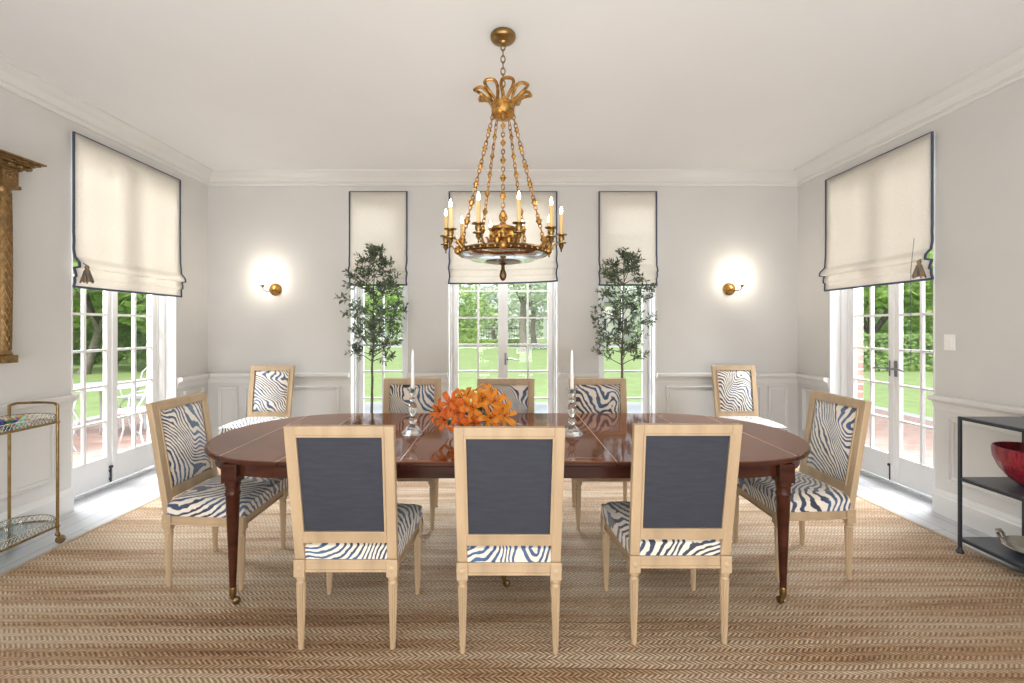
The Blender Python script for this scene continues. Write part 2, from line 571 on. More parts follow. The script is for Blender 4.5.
def rug_mat():
    m, n, b = mat_new('braided_seagrass')
    t = n.nodes.new('ShaderNodeTexCoord')
    s = n.nodes.new('ShaderNodeSeparateXYZ')
    wob = n.nodes.new('ShaderNodeTexNoise')
    wob.inputs['Scale'].default_value = 2.0
    wv = n.nodes.new('ShaderNodeVectorMath')
    wv.operation = 'MULTIPLY_ADD'
    wv.inputs[1].default_value = (0.03, 0.03, 0)
    n.links.new(t.outputs['Object'], wob.inputs['Vector'])
    n.links.new(wob.outputs['Color'], wv.inputs[0])
    n.links.new(t.outputs['Object'], wv.inputs[2])
    n.links.new(wv.outputs[0], s.inputs[0])
    x, y = s.outputs['X'], s.outputs['Y']
    v = mth(n, 'DIVIDE', y, 0.050)
    fv = mth(n, 'FRACT', v)
    row = mth(n, 'FLOOR', v)
    tri = mth(n, 'ABSOLUTE', mth(n, 'SUBTRACT', fv, 0.5))          # 0 in row centre, .5 at seam
    u = mth(n, 'ADD', mth(n, 'DIVIDE', x, 0.024), mth(n, 'MULTIPLY', row, 0.37))
    strand = mth(n, 'FRACT', mth(n, 'ADD', u, mth(n, 'MULTIPLY', tri, 2.4)))
    st = mth(n, 'SUBTRACT', 1.0, mth(n, 'MULTIPLY', mth(n, 'ABSOLUTE', mth(n, 'SUBTRACT', strand, 0.5)), 2.0))   # 1 at strand centre
    seam = mth(n, 'MINIMUM', mth(n, 'MULTIPLY', mth(n, 'SUBTRACT', 0.5, tri), 9.0), 1.0)
    wn = n.nodes.new('ShaderNodeTexWhiteNoise')
    wn.noise_dimensions = '1D'
    n.links.new(row, wn.inputs['W'])
    dark_row = mth(n, 'GREATER_THAN', wn.outputs['Value'], 0.66)
    seam = mth(n, 'MAXIMUM', seam, mth(n, 'SUBTRACT', 0.75, mth(n, 'MULTIPLY', dark_row, 0.75)))
    h = mth(n, 'MULTIPLY', mth(n, 'POWER', st, 0.8), seam)
    # row to row tone, long streaks
    mp = n.nodes.new('ShaderNodeMapping')
    mp.inputs['Scale'].default_value = (0.35, 5.5, 1)
    n.links.new(wv.outputs[0], mp.inputs[0])
    no = n.nodes.new('ShaderNodeTexNoise')
    no.inputs['Scale'].default_value = 1.6
    no.inputs['Detail'].default_value = 6
    no.inputs['Roughness'].default_value = 0.65
    n.links.new(mp.outputs[0], no.inputs['Vector'])
    fine = n.nodes.new('ShaderNodeTexNoise')
    fine.inputs['Scale'].default_value = 55
    fine.inputs['Detail'].default_value = 3
    n.links.new(t.outputs['Object'], fine.inputs['Vector'])
    tone = mth(n, 'ADD', mth(n, 'MULTIPLY', no.outputs['Fac'], 0.8), mth(n, 'MULTIPLY', fine.outputs['Fac'], 0.28))
    c = ramp_node(n, tone, [(0.36, (0.25, 0.12, 0.05)), (0.48, (0.50, 0.315, 0.17)), (0.58, (0.66, 0.50, 0.34)), (0.74, (0.80, 0.68, 0.52))])
    mx = n.nodes.new('ShaderNodeMix')
    mx.data_type = 'RGBA'
    n.links.new(h, mx.inputs[0])
    dk = n.nodes.new('ShaderNodeMix')
    dk.data_type = 'RGBA'
    dk.blend_type = 'MULTIPLY'
    dk.inputs[0].default_value = 1.0
    n.links.new(c, dk.inputs[6])
    dk.inputs[7].default_value = (0.42, 0.36, 0.31, 1)
    n.links.new(dk.outputs[2], mx.inputs[6])
    n.links.new(c, mx.inputs[7])
    n.links.new(mx.outputs[2], b.inputs['Base Color'])
    b.inputs['Roughness'].default_value = 0.6
    bp = n.nodes.new('ShaderNodeBump')
    bp.inputs['Strength'].default_value = 0.8
    bp.inputs['Distance'].default_value = 0.008
    n.links.new(h, bp.inputs['Height'])
    n.links.new(bp.outputs[0], b.inputs['Normal'])
    return m
M['rug'] = rug_mat()

def floor_mat():
    m, n, b = mat_new('grey_stained_boards')
    t = n.nodes.new('ShaderNodeTexCoord')
    br = n.nodes.new('ShaderNodeTexBrick')
    br.inputs['Scale'].default_value = 1.0
    br.inputs['Brick Width'].default_value = 1.6
    br.inputs['Row Height'].default_value = 0.14
    br.inputs['Mortar Size'].default_value = 0.002
    br.inputs['Color1'].default_value = (0.54, 0.54, 0.56, 1)
    br.inputs['Color2'].default_value = (0.48, 0.49, 0.51, 1)
    br.inputs['Mortar'].default_value = (0.2, 0.2, 0.21, 1)
    mp = n.nodes.new('ShaderNodeMapping')
    mp.inputs['Rotation'].default_value = (0, 0, PI / 2)
    n.links.new(t.outputs['Object'], mp.inputs[0])
    n.links.new(mp.outputs[0], br.inputs['Vector'])
    n.links.new(br.outputs['Color'], b.inputs['Base Color'])
    b.inputs['Roughness'].default_value = 0.2
    b.inputs['IOR'].default_value = 2.0
    return m
M['floor'] = floor_mat()

def shade_mat():
    m = bpy.data.materials.new('cream_linen')
    m.use_nodes = True
    n = m.node_tree
    n.nodes.clear()
    out = n.nodes.new('ShaderNodeOutputMaterial')
    t = n.nodes.new('ShaderNodeTexCoord')
    no = n.nodes.new('ShaderNodeTexNoise')
    no.inputs['Scale'].default_value = 30
    no.inputs['Detail'].default_value = 3
    mp = n.nodes.new('ShaderNodeMapping')
    mp.inputs['Scale'].default_value = (1, 1, 6)
    n.links.new(t.outputs['Object'], mp.inputs[0])
    n.links.new(mp.outputs[0], no.inputs['Vector'])
    c = ramp_node(n, no.outputs['Fac'], [(0.3, (0.74, 0.70, 0.64)), (0.7, (0.80, 0.765, 0.71))])
    df = n.nodes.new('ShaderNodeBsdfDiffuse')
    tr = n.nodes.new('ShaderNodeBsdfTranslucent')
    mx = n.nodes.new('ShaderNodeMixShader')
    mx.inputs[0].default_value = 0.32
    n.links.new(c, df.inputs[0])
    n.links.new(c, tr.inputs[0])
    n.links.new(df.outputs[0], mx.inputs[1])
    n.links.new(tr.outputs[0], mx.inputs[2])
    n.links.new(mx.outputs[0], out.inputs[0])
    return m
M['linen'] = shade_mat()
M['navytrim'] = simple('navy_braid', (0.06, 0.075, 0.13), 0.7, noise=0.3, nscale=80)
M['tassel'] = simple('tassel_cord', (0.32, 0.22, 0.09), 0.6, noise=0.8, nscale=60, var=(0.05, 0.06, 0.10), stretch=(1, 1, 0.1))

def red_mat():
    m, n, b = mat_new('red_ribbed_glaze')
    t = n.nodes.new('ShaderNodeTexCoord')
    mp = n.nodes.new('ShaderNodeMapping')
    mp.inputs['Scale'].default_value = (48, 48, 3)
    no = n.nodes.new('ShaderNodeTexNoise')
    no.inputs['Scale'].default_value = 2.2
    no.inputs['Detail'].default_value = 3
    n.links.new(t.outputs['Object'], mp.inputs[0])
    n.links.new(mp.outputs[0], no.inputs['Vector'])
    c = ramp_node(n, no.outputs['Fac'], [(0.38, (0.13, 0.009, 0.016)), (0.56, (0.30, 0.02, 0.035))])
    n.links.new(c, b.inputs['Base Color'])
    b.inputs['Roughness'].default_value = 0.3
    bp = n.nodes.new('ShaderNodeBump')
    bp.inputs['Strength'].default_value = 0.5
    bp.inputs['Distance'].default_value = 0.004
    n.links.new(no.outputs['Fac'], bp.inputs['Height'])
    n.links.new(bp.outputs[0], b.inputs['Normal'])
    return m
M['redbowl'] = red_mat()

def brick_mat(name, c1, c2, mortar, w_=0.2, h_=0.1, vertical=False):
    m, n, b = mat_new(name)
    t = n.nodes.new('ShaderNodeTexCoord')
    br = n.nodes.new('ShaderNodeTexBrick')
    br.inputs['Scale'].default_value = 1.0
    br.inputs['Brick Width'].default_value = w_
    br.inputs['Row Height'].default_value = h_
    br.inputs['Mortar Size'].default_value = 0.008
    br.inputs['Color1'].default_value = (*c1, 1)
    br.inputs['Color2'].default_value = (*c2, 1)
    br.inputs['Mortar'].default_value = (*mortar, 1)
    mp = n.nodes.new('ShaderNodeMapping')
    if vertical:
        mp.inputs['Rotation'].default_value = (PI / 2, 0, 0)
    n.links.new(t.outputs['Object'], mp.inputs[0])
    n.links.new(mp.outputs[0], br.inputs['Vector'])
    n.links.new(br.outputs['Color'], b.inputs['Base Color'])
    b.inputs['Roughness'].default_value = 0.75
    return m
M['paver'] = brick_mat('patio_brick', (0.30, 0.165, 0.13), (0.36, 0.225, 0.185), (0.32, 0.28, 0.25))
M['brickwall'] = brick_mat('house_brick', (0.30, 0.12, 0.09), (0.38, 0.17, 0.12), (0.45, 0.42, 0.38), 0.21, 0.075, True)
M['lawn'] = simple('mown_grass', (0.29, 0.37, 0.145), 0.9, noise=0.3, nscale=3, bump=0.4, var=(0.22, 0.30, 0.10))
M['mirror'] = simple('mirror_glass', (0.85, 0.87, 0.87), 0.03, metal=1.0)

# ------------------------------------------------------------------ the room
WX = 3.315           # half width of the room
WY = 5.17            # back wall
WF = -2.5            # wall behind the photographer
WH = 3.13            # ceiling
FZ = -0.012          # bare floor lies a rug's thickness under z = 0
OW = 1.14            # width of the side doors
OC = 4.10            # where they stand
OH = 2.88            # head of every opening
TH = 0.30            # wall thickness

def wall(name, boxes):
    mb = MB()
    for lo, hi in boxes:
        mb.box(lo, hi)
    return struct(obj(name, mb, M['wall']))

wall('wall_left', [((-WX - TH, WF - TH, FZ), (-WX, OC - OW / 2, WH)), ((-WX - TH, OC + OW / 2, FZ), (-WX, WY + TH, WH)),
                   ((-WX - TH, OC - OW / 2, OH), (-WX, OC + OW / 2, WH))])
wall('wall_right', [((WX, WF - TH, FZ), (WX + TH, OC - OW / 2, WH)), ((WX, OC + OW / 2, FZ), (WX + TH, WY + TH, WH)),
                    ((WX, OC - OW / 2, OH), (WX + TH, OC + OW / 2, WH))])
BO = [(-1.72, -1.07), (-0.62, 0.62), (1.07, 1.72)]       # openings of the back wall
xs = [-WX] + [x for o in BO for x in o] + [WX]
bw = [((xs[i], WY, FZ), (xs[i + 1], WY + TH, WH)) for i in range(0, len(xs), 2)]
bw += [((a, WY, OH), (b, WY + TH, WH)) for a, b in BO]
wall('wall_back', bw)
wall('wall_front', [((-WX, WF - TH, FZ), (WX, WF, WH))])
mb = MB().box((-WX - TH, WF - TH, WH), (WX + TH, WY + TH, WH + 0.3))
struct(obj('ceiling', mb, M['ceiling']))
mb = MB().box((-WX - TH, WF - TH, FZ - 0.1), (WX + TH, WY + TH, FZ))
struct(obj('floor', mb, M['floor']))

# crown moulding all round, mitred at the corners
prof = [(0.0, 0.0), (0.125, 0.0), (0.125, -0.018), (0.112, -0.026), (0.105, -0.034), (0.085, -0.05), (0.062, -0.066), (0.046, -0.086),
        (0.036, -0.104), (0.036, -0.112), (0.024, -0.118), (0.024, -0.134), (0.014, -0.146), (0.0, -0.146)]
mb = MB()
vs, fs = [], []
for (u, v) in prof:
    for sx, y in ((-1, WY - u), (1, WY - u), (1, WF + u), (-1, WF + u)):
        vs.append((sx * (WX - u), y, WH + v))
for i in range(len(prof) - 1):
    for k in range(4):
        k2 = (k + 1) % 4
        fs.append((i * 4 + k, i * 4 + k2, (i + 1) * 4 + k2, (i + 1) * 4 + k))
mb.add(vs, fs)
struct(obj('trim_1', mb, M['trim']))

RAIL = [(0, 0.775), (0.010, 0.775), (0.014, 0.80), (0.022, 0.825), (0.030, 0.836), (0.056, 0.846), (0.062, 0.856), (0.062, 0.878), (0.054, 0.886), (0, 0.886)]
BASE = [(0, FZ), (0.022, FZ), (0.022, 0.125), (0.017, 0.135), (0.014, 0.15), (0.008, 0.165), (0, 0.172)]
def side_prism(mb, prof, side, a, b):
    """profile (out from the wall, height) run along a wall from a to b"""
    if side == 'back':
        poly, ax = [(0, -u, z) for u, z in prof], ((a, WY, 0), (b, WY, 0))
    elif side == 'front':
        poly, ax = [(0, u, z) for u, z in prof], ((a, WF, 0), (b, WF, 0))
    elif side == 'left':
        poly, ax = [(u, 0, z) for u, z in prof], ((-WX, a, 0), (-WX, b, 0))
    else:
        poly, ax = [(-u, 0, z) for u, z in prof], ((WX, a, 0), (WX, b, 0))
    mb.prism(poly, ax)
near, far = OC - OW / 2, OC + OW / 2
SEG = {'left': [(WF, near), (far, WY)], 'right': [(WF, near), (far, WY)],
       'back': [(xs[i], xs[i + 1]) for i in range(0, len(xs), 2)], 'front': [(-WX, WX)]}
n_trim = 2
for side, segs in SEG.items():
    mr, mbse = MB(), MB()
    for a, b in segs:
        side_prism(mr, RAIL, side, a, b)
        side_prism(mbse, BASE, side, a, b)
    struct(obj('trim_%d' % n_trim, mr, M['trim']))
    n_trim += 1
    struct(obj('baseboard_' + side, mbse, M['trim']))

def panel(mb, side, a, b, z0=0.262, z1=0.735, w_=0.034):
    """a picture-frame moulding on the wainscot, mitred"""
    pr = [(0.0, 0.0), (0.0, 0.018), (0.12 * w_, 0.024), (0.34 * w_, 0.024), (0.42 * w_, 0.009), (0.72 * w_, 0.009), (0.78 * w_, 0.014), (w_, 0.012), (w_, 0.0)]
    vs, fs = [], []
    for (i_, u) in pr:
        for (s, z) in ((a + i_, z0 + i_), (b - i_, z0 + i_), (b - i_, z1 - i_), (a + i_, z1 - i_)):
            vs.append({'back': (s, WY - u, z), 'left': (-WX + u, s, z), 'right': (WX - u, s, z)}[side])
    for i in range(len(pr) - 1):
        for k in range(4):
            k2 = (k + 1) % 4
            fs.append((i * 4 + k, i * 4 + k2, (i + 1) * 4 + k2, (i + 1) * 4 + k))
    mb.add(vs, fs)
PAN = {'back': [(-3.195, -2.975), (-2.885, -1.84), (-0.96, -0.73), (0.73, 0.96), (1.84, 2.885), (2.975, 3.195)],
       'left': [(far + 0.1, WY - 0.1), (2.05, near - 0.12), (0.7, 1.95), (-0.6, 0.6)],
       'right': [(far + 0.1, WY - 0.1), (2.05, near - 0.12), (0.7, 1.95), (-0.6, 0.6)]}
for side, ps in PAN.items():
    mb = MB()
    for a, b in ps:
        panel(mb, side, a, b)
    struct(obj('trim_%d' % n_trim, mb, M['trim']))
    n_trim += 1
# brick reveal of the outer wall beside the right-hand door, and the brick face of the house
mb = MB().box((WX + 0.2, far - 0.03, FZ), (WX + TH + 0.02, far + 0.15, OH))
struct(obj('trim_%d' % n_trim, mb, M['brickwall']))

# ------------------------------------------------------------------ doors and windows
ROWS = [0.26 + 0.312 * k for k in range(9)]
def leaf(parent, x0, x1, cols, hand=None, bolt=None, knob_side=1):
    st = 0.055
    y0, y1 = 0.165, 0.205
    lf = MB()
    lf.box((x0, y0, 0.02), (x0 + st, y1, 2.83)).box((x1 - st, y0, 0.02), (x1, y1, 2.83))
    lf.box((x0 + st, y0, 0.02), (x1 - st, y1, ROWS[0])).box((x0 + st, y0, ROWS[-1]), (x1 - st, y1, 2.83))
    fr = obj('door_leaf' if hand is not None else 'sash', lf, M['white'], parent, bevel=0.004)
    mu = MB()
    for k in range(1, cols):
        xm = x0 + st + (x1 - x0 - 2 * st) * k / cols
        mu.box((xm - 0.011, y0 + 0.006, ROWS[0]), (xm + 0.011, y1 - 0.006, ROWS[-1]))
    for z in ROWS[1:-1]:
        mu.box((x0 + st, y0 + 0.007, z - 0.010), (x1 - st, y1 - 0.007, z + 0.010))
    obj('muntin_grid', mu, M['white'], fr)
    g = MB().box((x0 + st, 0.183, ROWS[0]), (x1 - st, 0.187, ROWS[-1]))
    obj('glass', g, M['pane'], fr)
    if hand:
        hx = x1 - st / 2 if hand == 'r' else x0 + st / 2
        d = -1 if hand == 'r' else 1
        h = MB().box((hx - 0.012, y0 - 0.008, 0.96), (hx + 0.012, y0, 1.10))
        h.tube([(hx, y0, 1.03), (hx, y0 - 0.05, 1.03), (hx + 0.02 * d, y0 - 0.058, 1.03), (hx + 0.07 * d, y0 - 0.056, 1.034), (hx + 0.14 * d, y0 - 0.052, 1.018)], [0.009, 0.009, 0.010, 0.009, 0.007], 8)
        obj('handle', h, M['steel'], fr, smooth=True)
    if bolt:
        bx = x1 - st / 2 if bolt == 'r' else x0 + st / 2
        b_ = MB().tube([(bx, y0 - 0.008, 0.03), (bx, y0 - 0.008, 0.17)], 0.007, 8).box((bx - 0.011, y0 - 0.006, 0.05), (bx + 0.011, y0, 0.07))
        b_.box((bx - 0.011, y0 - 0.006, 0.12), (bx + 0.011, y0, 0.14)).box((bx - 0.011, y0 - 0.022, 0.155), (bx + 0.011, y0, 0.175))
        obj('bolt', b_, M['iron'], fr)
    return fr

def unit(name, loc, rz, W, cols, leaves=2, hands=('r', 'l'), bolt=None):
    root = empty(name, loc, rz)
    struct(root)
    h = W / 2
    fr = MB()
    for s in (-1, 1):
        # lining of the reveal, then the rebated frame the leaf closes on
        fr.box((min(s * h, s * (h - 0.014)), -0.004, FZ), (max(s * h, s * (h - 0.014)), 0.29, OH))
        fr.box((min(s * (h - 0.014), s * (h - 0.030)), 0.10, FZ), (max(s * (h - 0.014), s * (h - 0.030)), 0.26, OH))
        fr.box((min(s * (h - 0.030), s * (h - 0.045)), 0.155, FZ), (max(s * (h - 0.030), s * (h - 0.045)), 0.24, OH))
    fr.box((-h, -0.004, OH - 0.014), (h, 0.29, OH)).box((-h + 0.014, 0.10, 2.835), (h - 0.014, 0.26, OH - 0.014))
    obj('frame', fr, M['white'], root, bevel=0.003)
    sl = MB().box((-h + 0.014, 0.15, FZ), (h - 0.014, 0.29, 0.006))
    obj('sill', sl, M['floor'], root)
    a = h - 0.045
    if leaves == 2:
        leaf(root, -a, -0.001, cols, hands[0], bolt)
        leaf(root, 0.001, a, cols, hands[1], None)
        ov = MB().box((-0.016, 0.150, 0.03), (0.016, 0.166, 2.83))
        obj('astragal', ov, M['white'], root, bevel=0.003)
    else:
        leaf(root, -a, a, cols, None)
    return root
# local x runs to the photographer's right seen from inside; y runs outward
unit('door_1', (-WX, OC, 0), PI / 2, OW, 2, hands=('', ''), bolt='r')
unit('door_2', (WX, OC, 0), -PI / 2, OW, 2, hands=('r', 'l'), bolt='r')
unit('door_3', (0, WY, 0), 0, 1.24, 2, hands=('', 'l'))
unit('window_1', (-1.395, WY, 0), 0, 0.65, 2, leaves=1)
unit('window_2', (1.395, WY, 0), 0, 0.65, 2, leaves=1)

# ------------------------------------------------------------------ roman shades
def shade(loc, rz, W, z0, z1, label, wide_fold=0.05, tassel=None, cord=None, sag=0.0, tilt=0.0):
    root = thing('roman_shade', label, 'window shade', (loc[0], loc[1], 0), rz, 'roman shades over the windows and doors')
    f = wide_fold
    prof = [(0.028, z1), (0.028, z0 + 0.42), (0.030, z0 + 0.30), (0.036, z0 + 0.235), (0.030 + 1.0 * f, z0 + 0.19), (0.030 + 1.15 * f, z0 + 0.155),
            (0.034, z0 + 0.150), (0.036 + 0.2 * f, z0 + 0.115), (0.036 + 0.25 * f, z0 + 0.085), (0.032, z0 + 0.075), (0.034, z0 + 0.05), (0.030, z0)]
    # resample the profile densely
    pts = []
    for i in range(len(prof) - 1):
        (u0, a), (u1, b) = prof[i], prof[i + 1]
        nn = 4 if i else 8
        for k in range(nn):
            t = k / nn
            pts.append((u0 + (u1 - u0) * t, a + (b - a) * t))
    pts.append(prof[-1])
    rnd = random.Random(int(W * 1000) + int(z0 * 77))
    ph = rnd.random() * 6
    def at(s, k):
        u, z = pts[k]
        low = max(0.0, 1 - (z - z0) / 0.5)
        wig = 0.008 * math.sin(5 * s + ph) * low + 0.004 * math.sin(13 * s + 2 * ph) * low
        return Vector(((s - 0.5) * W + (0.005 * low * math.sin(z * 40 + ph) * (1 if s > 0.5 else -1) if s in (0, 1) else 0), -(u + wig), z - sag * low * 4 * s * (1 - s) + tilt * (s - 0.5) * low))
    n = len(pts) - 1
    g = MB().grid(lambda s, v: at(s, round(v * n)), 16, n)
    # thin side returns back to the wall
    obj('fabric', g, M['linen'], root, smooth='full', solid=0.003)
    hd = MB().box((-W / 2, -0.026, z1 - 0.03), (W / 2, -0.001, z1))
    obj('headrail', hd, M['linen'], root)
    for s in (0, 1):
        e = MB().tube([at(s, k) + Vector((0, -0.002, 0)) for k in range(n + 1)], 0.0085, 8)
        obj('side_braid', e, M['navytrim'], root, smooth=True)
    e = MB().tube([at(i / 16, n) + Vector((0, -0.003, 0.004)) for i in range(17)], 0.009, 8)
    obj('hem_braid', e, M['navytrim'], root, smooth=True)
    e = MB().tube([at(i / 16, 0) + Vector((0, -0.002, 0)) for i in range(17)], 0.004, 6)
    obj('top_braid', e, M['navytrim'], root, smooth=True)
    if tassel is not None:
        s, zt = tassel
        x = (s - 0.5) * W
        tt = MB()
        tt.lathe([(0.004, zt + 0.02), (0.014, zt + 0.01), (0.016, zt), (0.012, zt - 0.012), (0.016, zt - 0.03), (0.03, zt - 0.075), (0.036, zt - 0.11), (0.002, zt - 0.112)], 18,
                 Matrix.Translation((x, -0.10, 0)), flute=0.25)
        for k in range(9):
            a = 2 * PI * k / 9
            tt.tube([(x + 0.012 * math.cos(a), -0.10 + 0.012 * math.sin(a), zt - 0.02), (x + 0.04 * math.cos(a), -0.10 + 0.04 * math.sin(a), zt - 0.112 - 0.01 * (k % 2))], 0.006, 5)
        tt.tube([(x, -0.10, zt + 0.015), (x, -0.04, zt + 0.05)], 0.004, 5)
        obj('tassel', tt, M['tassel'], root, smooth=True)
    if cord is not None:
        s, za, zb = cord
        x = (s - 0.5) * W
        obj('cord', MB().tube([(x, -0.065, za), (x + 0.01, -0.10, za - 0.25), (x + 0.01, -0.10, zb)], 0.002, 5), M['navytrim'], root)
    return root
shade((-WX, OC), PI / 2, OW + 0.02, 1.705, 2.895, 'cream roman shade over the garden door beside the gilt column', 0.04, tassel=(0.03, 1.86))
shade((WX, OC), -PI / 2, OW + 0.02, 1.765, 2.895, 'cream roman shade over the door with lever handles, tassel at its edge', 0.05, tassel=(0.97, 1.90), cord=(0.90, 2.1, 1.1))
shade((-1.395, WY), 0, 0.64, 1.865, 2.915, 'narrow cream roman shade behind the leafier olive tree', 0.03)
shade((1.395, WY), 0, 0.64, 1.865, 2.915, 'narrow cream roman shade behind the sparser olive tree', 0.03)
shade((0.0, WY), 0, 1.20, 1.895, 2.915, 'wide cream roman shade directly behind the gilt chandelier', 0.03, sag=0.01, tilt=0.03)

# ------------------------------------------------------------------ light switch
def wall_switch(x, y, z):
    r = thing('light_switch', 'white double light switch plate on the plain wall above the black shelf unit', 'light switch', (x, y, z), -PI / 2)
    obj('plate', MB().box((-0.042, -0.008, -0.06), (0.042, 0, 0.06)), M['switch'], r, bevel=0.004)
    obj('rocker', MB().box((-0.018, -0.013, -0.034), (0.018, -0.006, 0.034)), M['switch'], r, bevel=0.003)
wall_switch(WX, 3.41, 1.285)

# ------------------------------------------------------------------ rug
rg = obj('rug', MB().box((-2.84, -2.0, FZ), (2.95, 4.82, 0.0)), M['rug'], None, bevel=0.004)
tag(rg, 'large braided natural seagrass rug under the dining table', 'rug')
mb = MB()
mb.box((-2.845, -2.0, FZ), (-2.815, 4.82, 0.003)).box((2.925, -2.0, FZ), (2.955, 4.82, 0.003)).box((-2.815, 4.79, FZ), (2.925, 4.82, 0.003))
obj('binding', mb, simple('rug_binding', (0.42, 0.33, 0.23), 0.8, noise=0.3, nscale=40), rg)

# ------------------------------------------------------------------ dining table
TX, TY, TR, TL = 0.025, 2.846, 0.632, 1.12     # centre, half depth, half straight length
def stadium(r_in, n=56, dx=0.0):
    pts = []
    for k in range(n + 1):
        a = -PI / 2 + PI * k / n
        pts.append((TL + (TR - r_in) * math.cos(a), (TR - r_in) * math.sin(a)))
    for k in range(n + 1):
        a = PI / 2 + PI * k / n
        pts.append((-TL + (TR - r_in) * math.cos(a), (TR - r_in) * math.sin(a)))
    return pts
def slab(x0, x1, prof):
    """slice of the stadium between two x, with an edge profile (inset, z) from bottom to top"""
    rings = []
    for (ins, z) in prof:
        full = stadium(ins)
        # clip to the x range
        def clip(poly, xx, keep_greater):
            out = []
            for i in range(len(poly)):
                a, b = poly[i], poly[(i + 1) % len(poly)]
                ina, inb = ((a[0] >= xx) == keep_greater) or a[0] == xx, ((b[0] >= xx) == keep_greater) or b[0] == xx
                if ina:
                    out.append(a)
                if ina != inb:
                    t = (xx - a[0]) / (b[0] - a[0])
                    out.append((xx, a[1] + t * (b[1] - a[1])))
            return out
        p = clip(clip(full, x0, True), x1, False)
        rings.append([(q[0], q[1], z) for q in p])
    return rings
def slab_mesh(x0, x1, prof):
    rings = slab(x0, x1, prof)
    m_ = min(len(r) for r in rings)
    mb = MB()
    vs = [p for r in rings for p in r[:m_]]
    fs = []
    for i in range(len(rings) - 1):
        for k in range(m_):
            k2 = (k + 1) % m_
            fs.append((i * m_ + k, i * m_ + k2, (i + 1) * m_ + k2, (i + 1) * m_ + k))
    fs.append(tuple(reversed(range(m_))))
    fs.append(tuple((len(rings) - 1) * m_ + k for k in range(m_)))
    mb.add(vs, fs)
    return mb
table = thing('dining_table', 'long polished mahogany dining table with rounded ends and tapered legs', 'dining table', (TX, TY, 0))
EDGE = [(0.016, 0.720), (0.004, 0.724), (0.0, 0.732), (0.0, 0.740), (0.004, 0.747), (0.010, 0.75)]
cuts = [-3.0, -1.455, -1.115, -0.525, 0.525, 1.115, 1.455, 3.0]
for a, b in zip(cuts[:-1], cuts[1:]):
    g = 0.0016
    lo = a + g if a > -2 else a
    hi = b - g if b < 2 else b
    tl = obj('tabletop_leaf', slab_mesh(lo, hi, EDGE), M['mahogany'], table)
    tl.data.materials.append(M['mahoganyleg'])            # darker stained edge moulding
    for pg in tl.data.polygons:
        if pg.normal.z < 0.6:
            pg.material_index = 1
# bright joint lines between the leaves are strips of pale inlay set flush
for c in cuts[1:-1]:
    yy = TR if abs(c) <= TL else math.sqrt(TR ** 2 - (abs(c) - TL) ** 2)
    obj('joint_strip', MB().box((c - 0.003, -yy + 0.012, 0.735), (c + 0.003, yy - 0.012, 0.7503)), simple('joint_wood', (0.42, 0.30, 0.22), 0.3), table)
# apron: a ring under the top
mb = MB()
outer = stadium(0.05)
inner = stadium(0.075)
n_ = len(outer)
vs = [(x, y, z) for (z, ring) in ((0.655, outer), (0.7195, outer), (0.7195, inner), (0.655, inner)) for (x, y) in ring]
fs = []
for i in range(4):
    j = (i + 1) % 4
    for k in range(n_):
        k2 = (k + 1) % n_
        fs.append((i * n_ + k, i * n_ + k2, j * n_ + k2, j * n_ + k))
mb.add(vs, fs)
obj('apron', mb, M['mahoganyleg'], table)
LEGP = [(0.010, 0.062), (0.013, 0.064), (0.0145, 0.10), (0.0155, 0.105), (0.0155, 0.11), (0.033, 0.555), (0.036, 0.56), (0.036, 0.568), (0.033, 0.573), (0.033, 0.60), (0.037, 0.606), (0.037, 0.628), (0.030, 0.635)]
legs = [(-1.385, -0.53), (1.385, -0.53), (-1.385, 0.53), (1.385, 0.53), (-0.02, -0.36), (0.0, 0.12)]
for i, (x, y) in enumerate(legs):
    Mx = Matrix.Translation((x, y, 0))
    lg = obj('leg', MB().box((x - 0.038, y - 0.038, 0.625), (x + 0.038, y + 0.038, 0.7185)).lathe(LEGP, 20, Mx), M['mahoganyleg'], table, smooth=True, bevel=0.002)
    cap_ = MB().lathe([(0.0155, 0.052), (0.017, 0.06), (0.0172, 0.088), (0.0160, 0.093)], 16, Mx)
    cap_.lathe([(0.006, 0.03), (0.012, 0.04), (0.012, 0.056)], 12, Mx)
    obj('ferrule', cap_, M['brass'], lg, smooth=True)
    a = 0.6 + i * 1.3
    dx, dy = 0.016 * math.cos(a), 0.016 * math.sin(a)
    R = Matrix.Translation((x + dx, y + dy, 0.0185)) @ Matrix.Rotation(a, 4, 'Z') @ Matrix.Rotation(PI / 2, 4, 'X')
    ca = MB().lathe([(0.004, -0.011), (0.014, -0.010), (0.0185, -0.006), (0.0185, 0.006), (0.014, 0.010), (0.004, 0.011)], 18, R)
    ca.tube([(x, y, 0.045), (x + dx * 0.6, y + dy * 0.6, 0.04), (x + dx, y + dy, 0.0185)], 0.005, 6)
    obj('caster', ca, M['bronze'], lg, smooth=True)

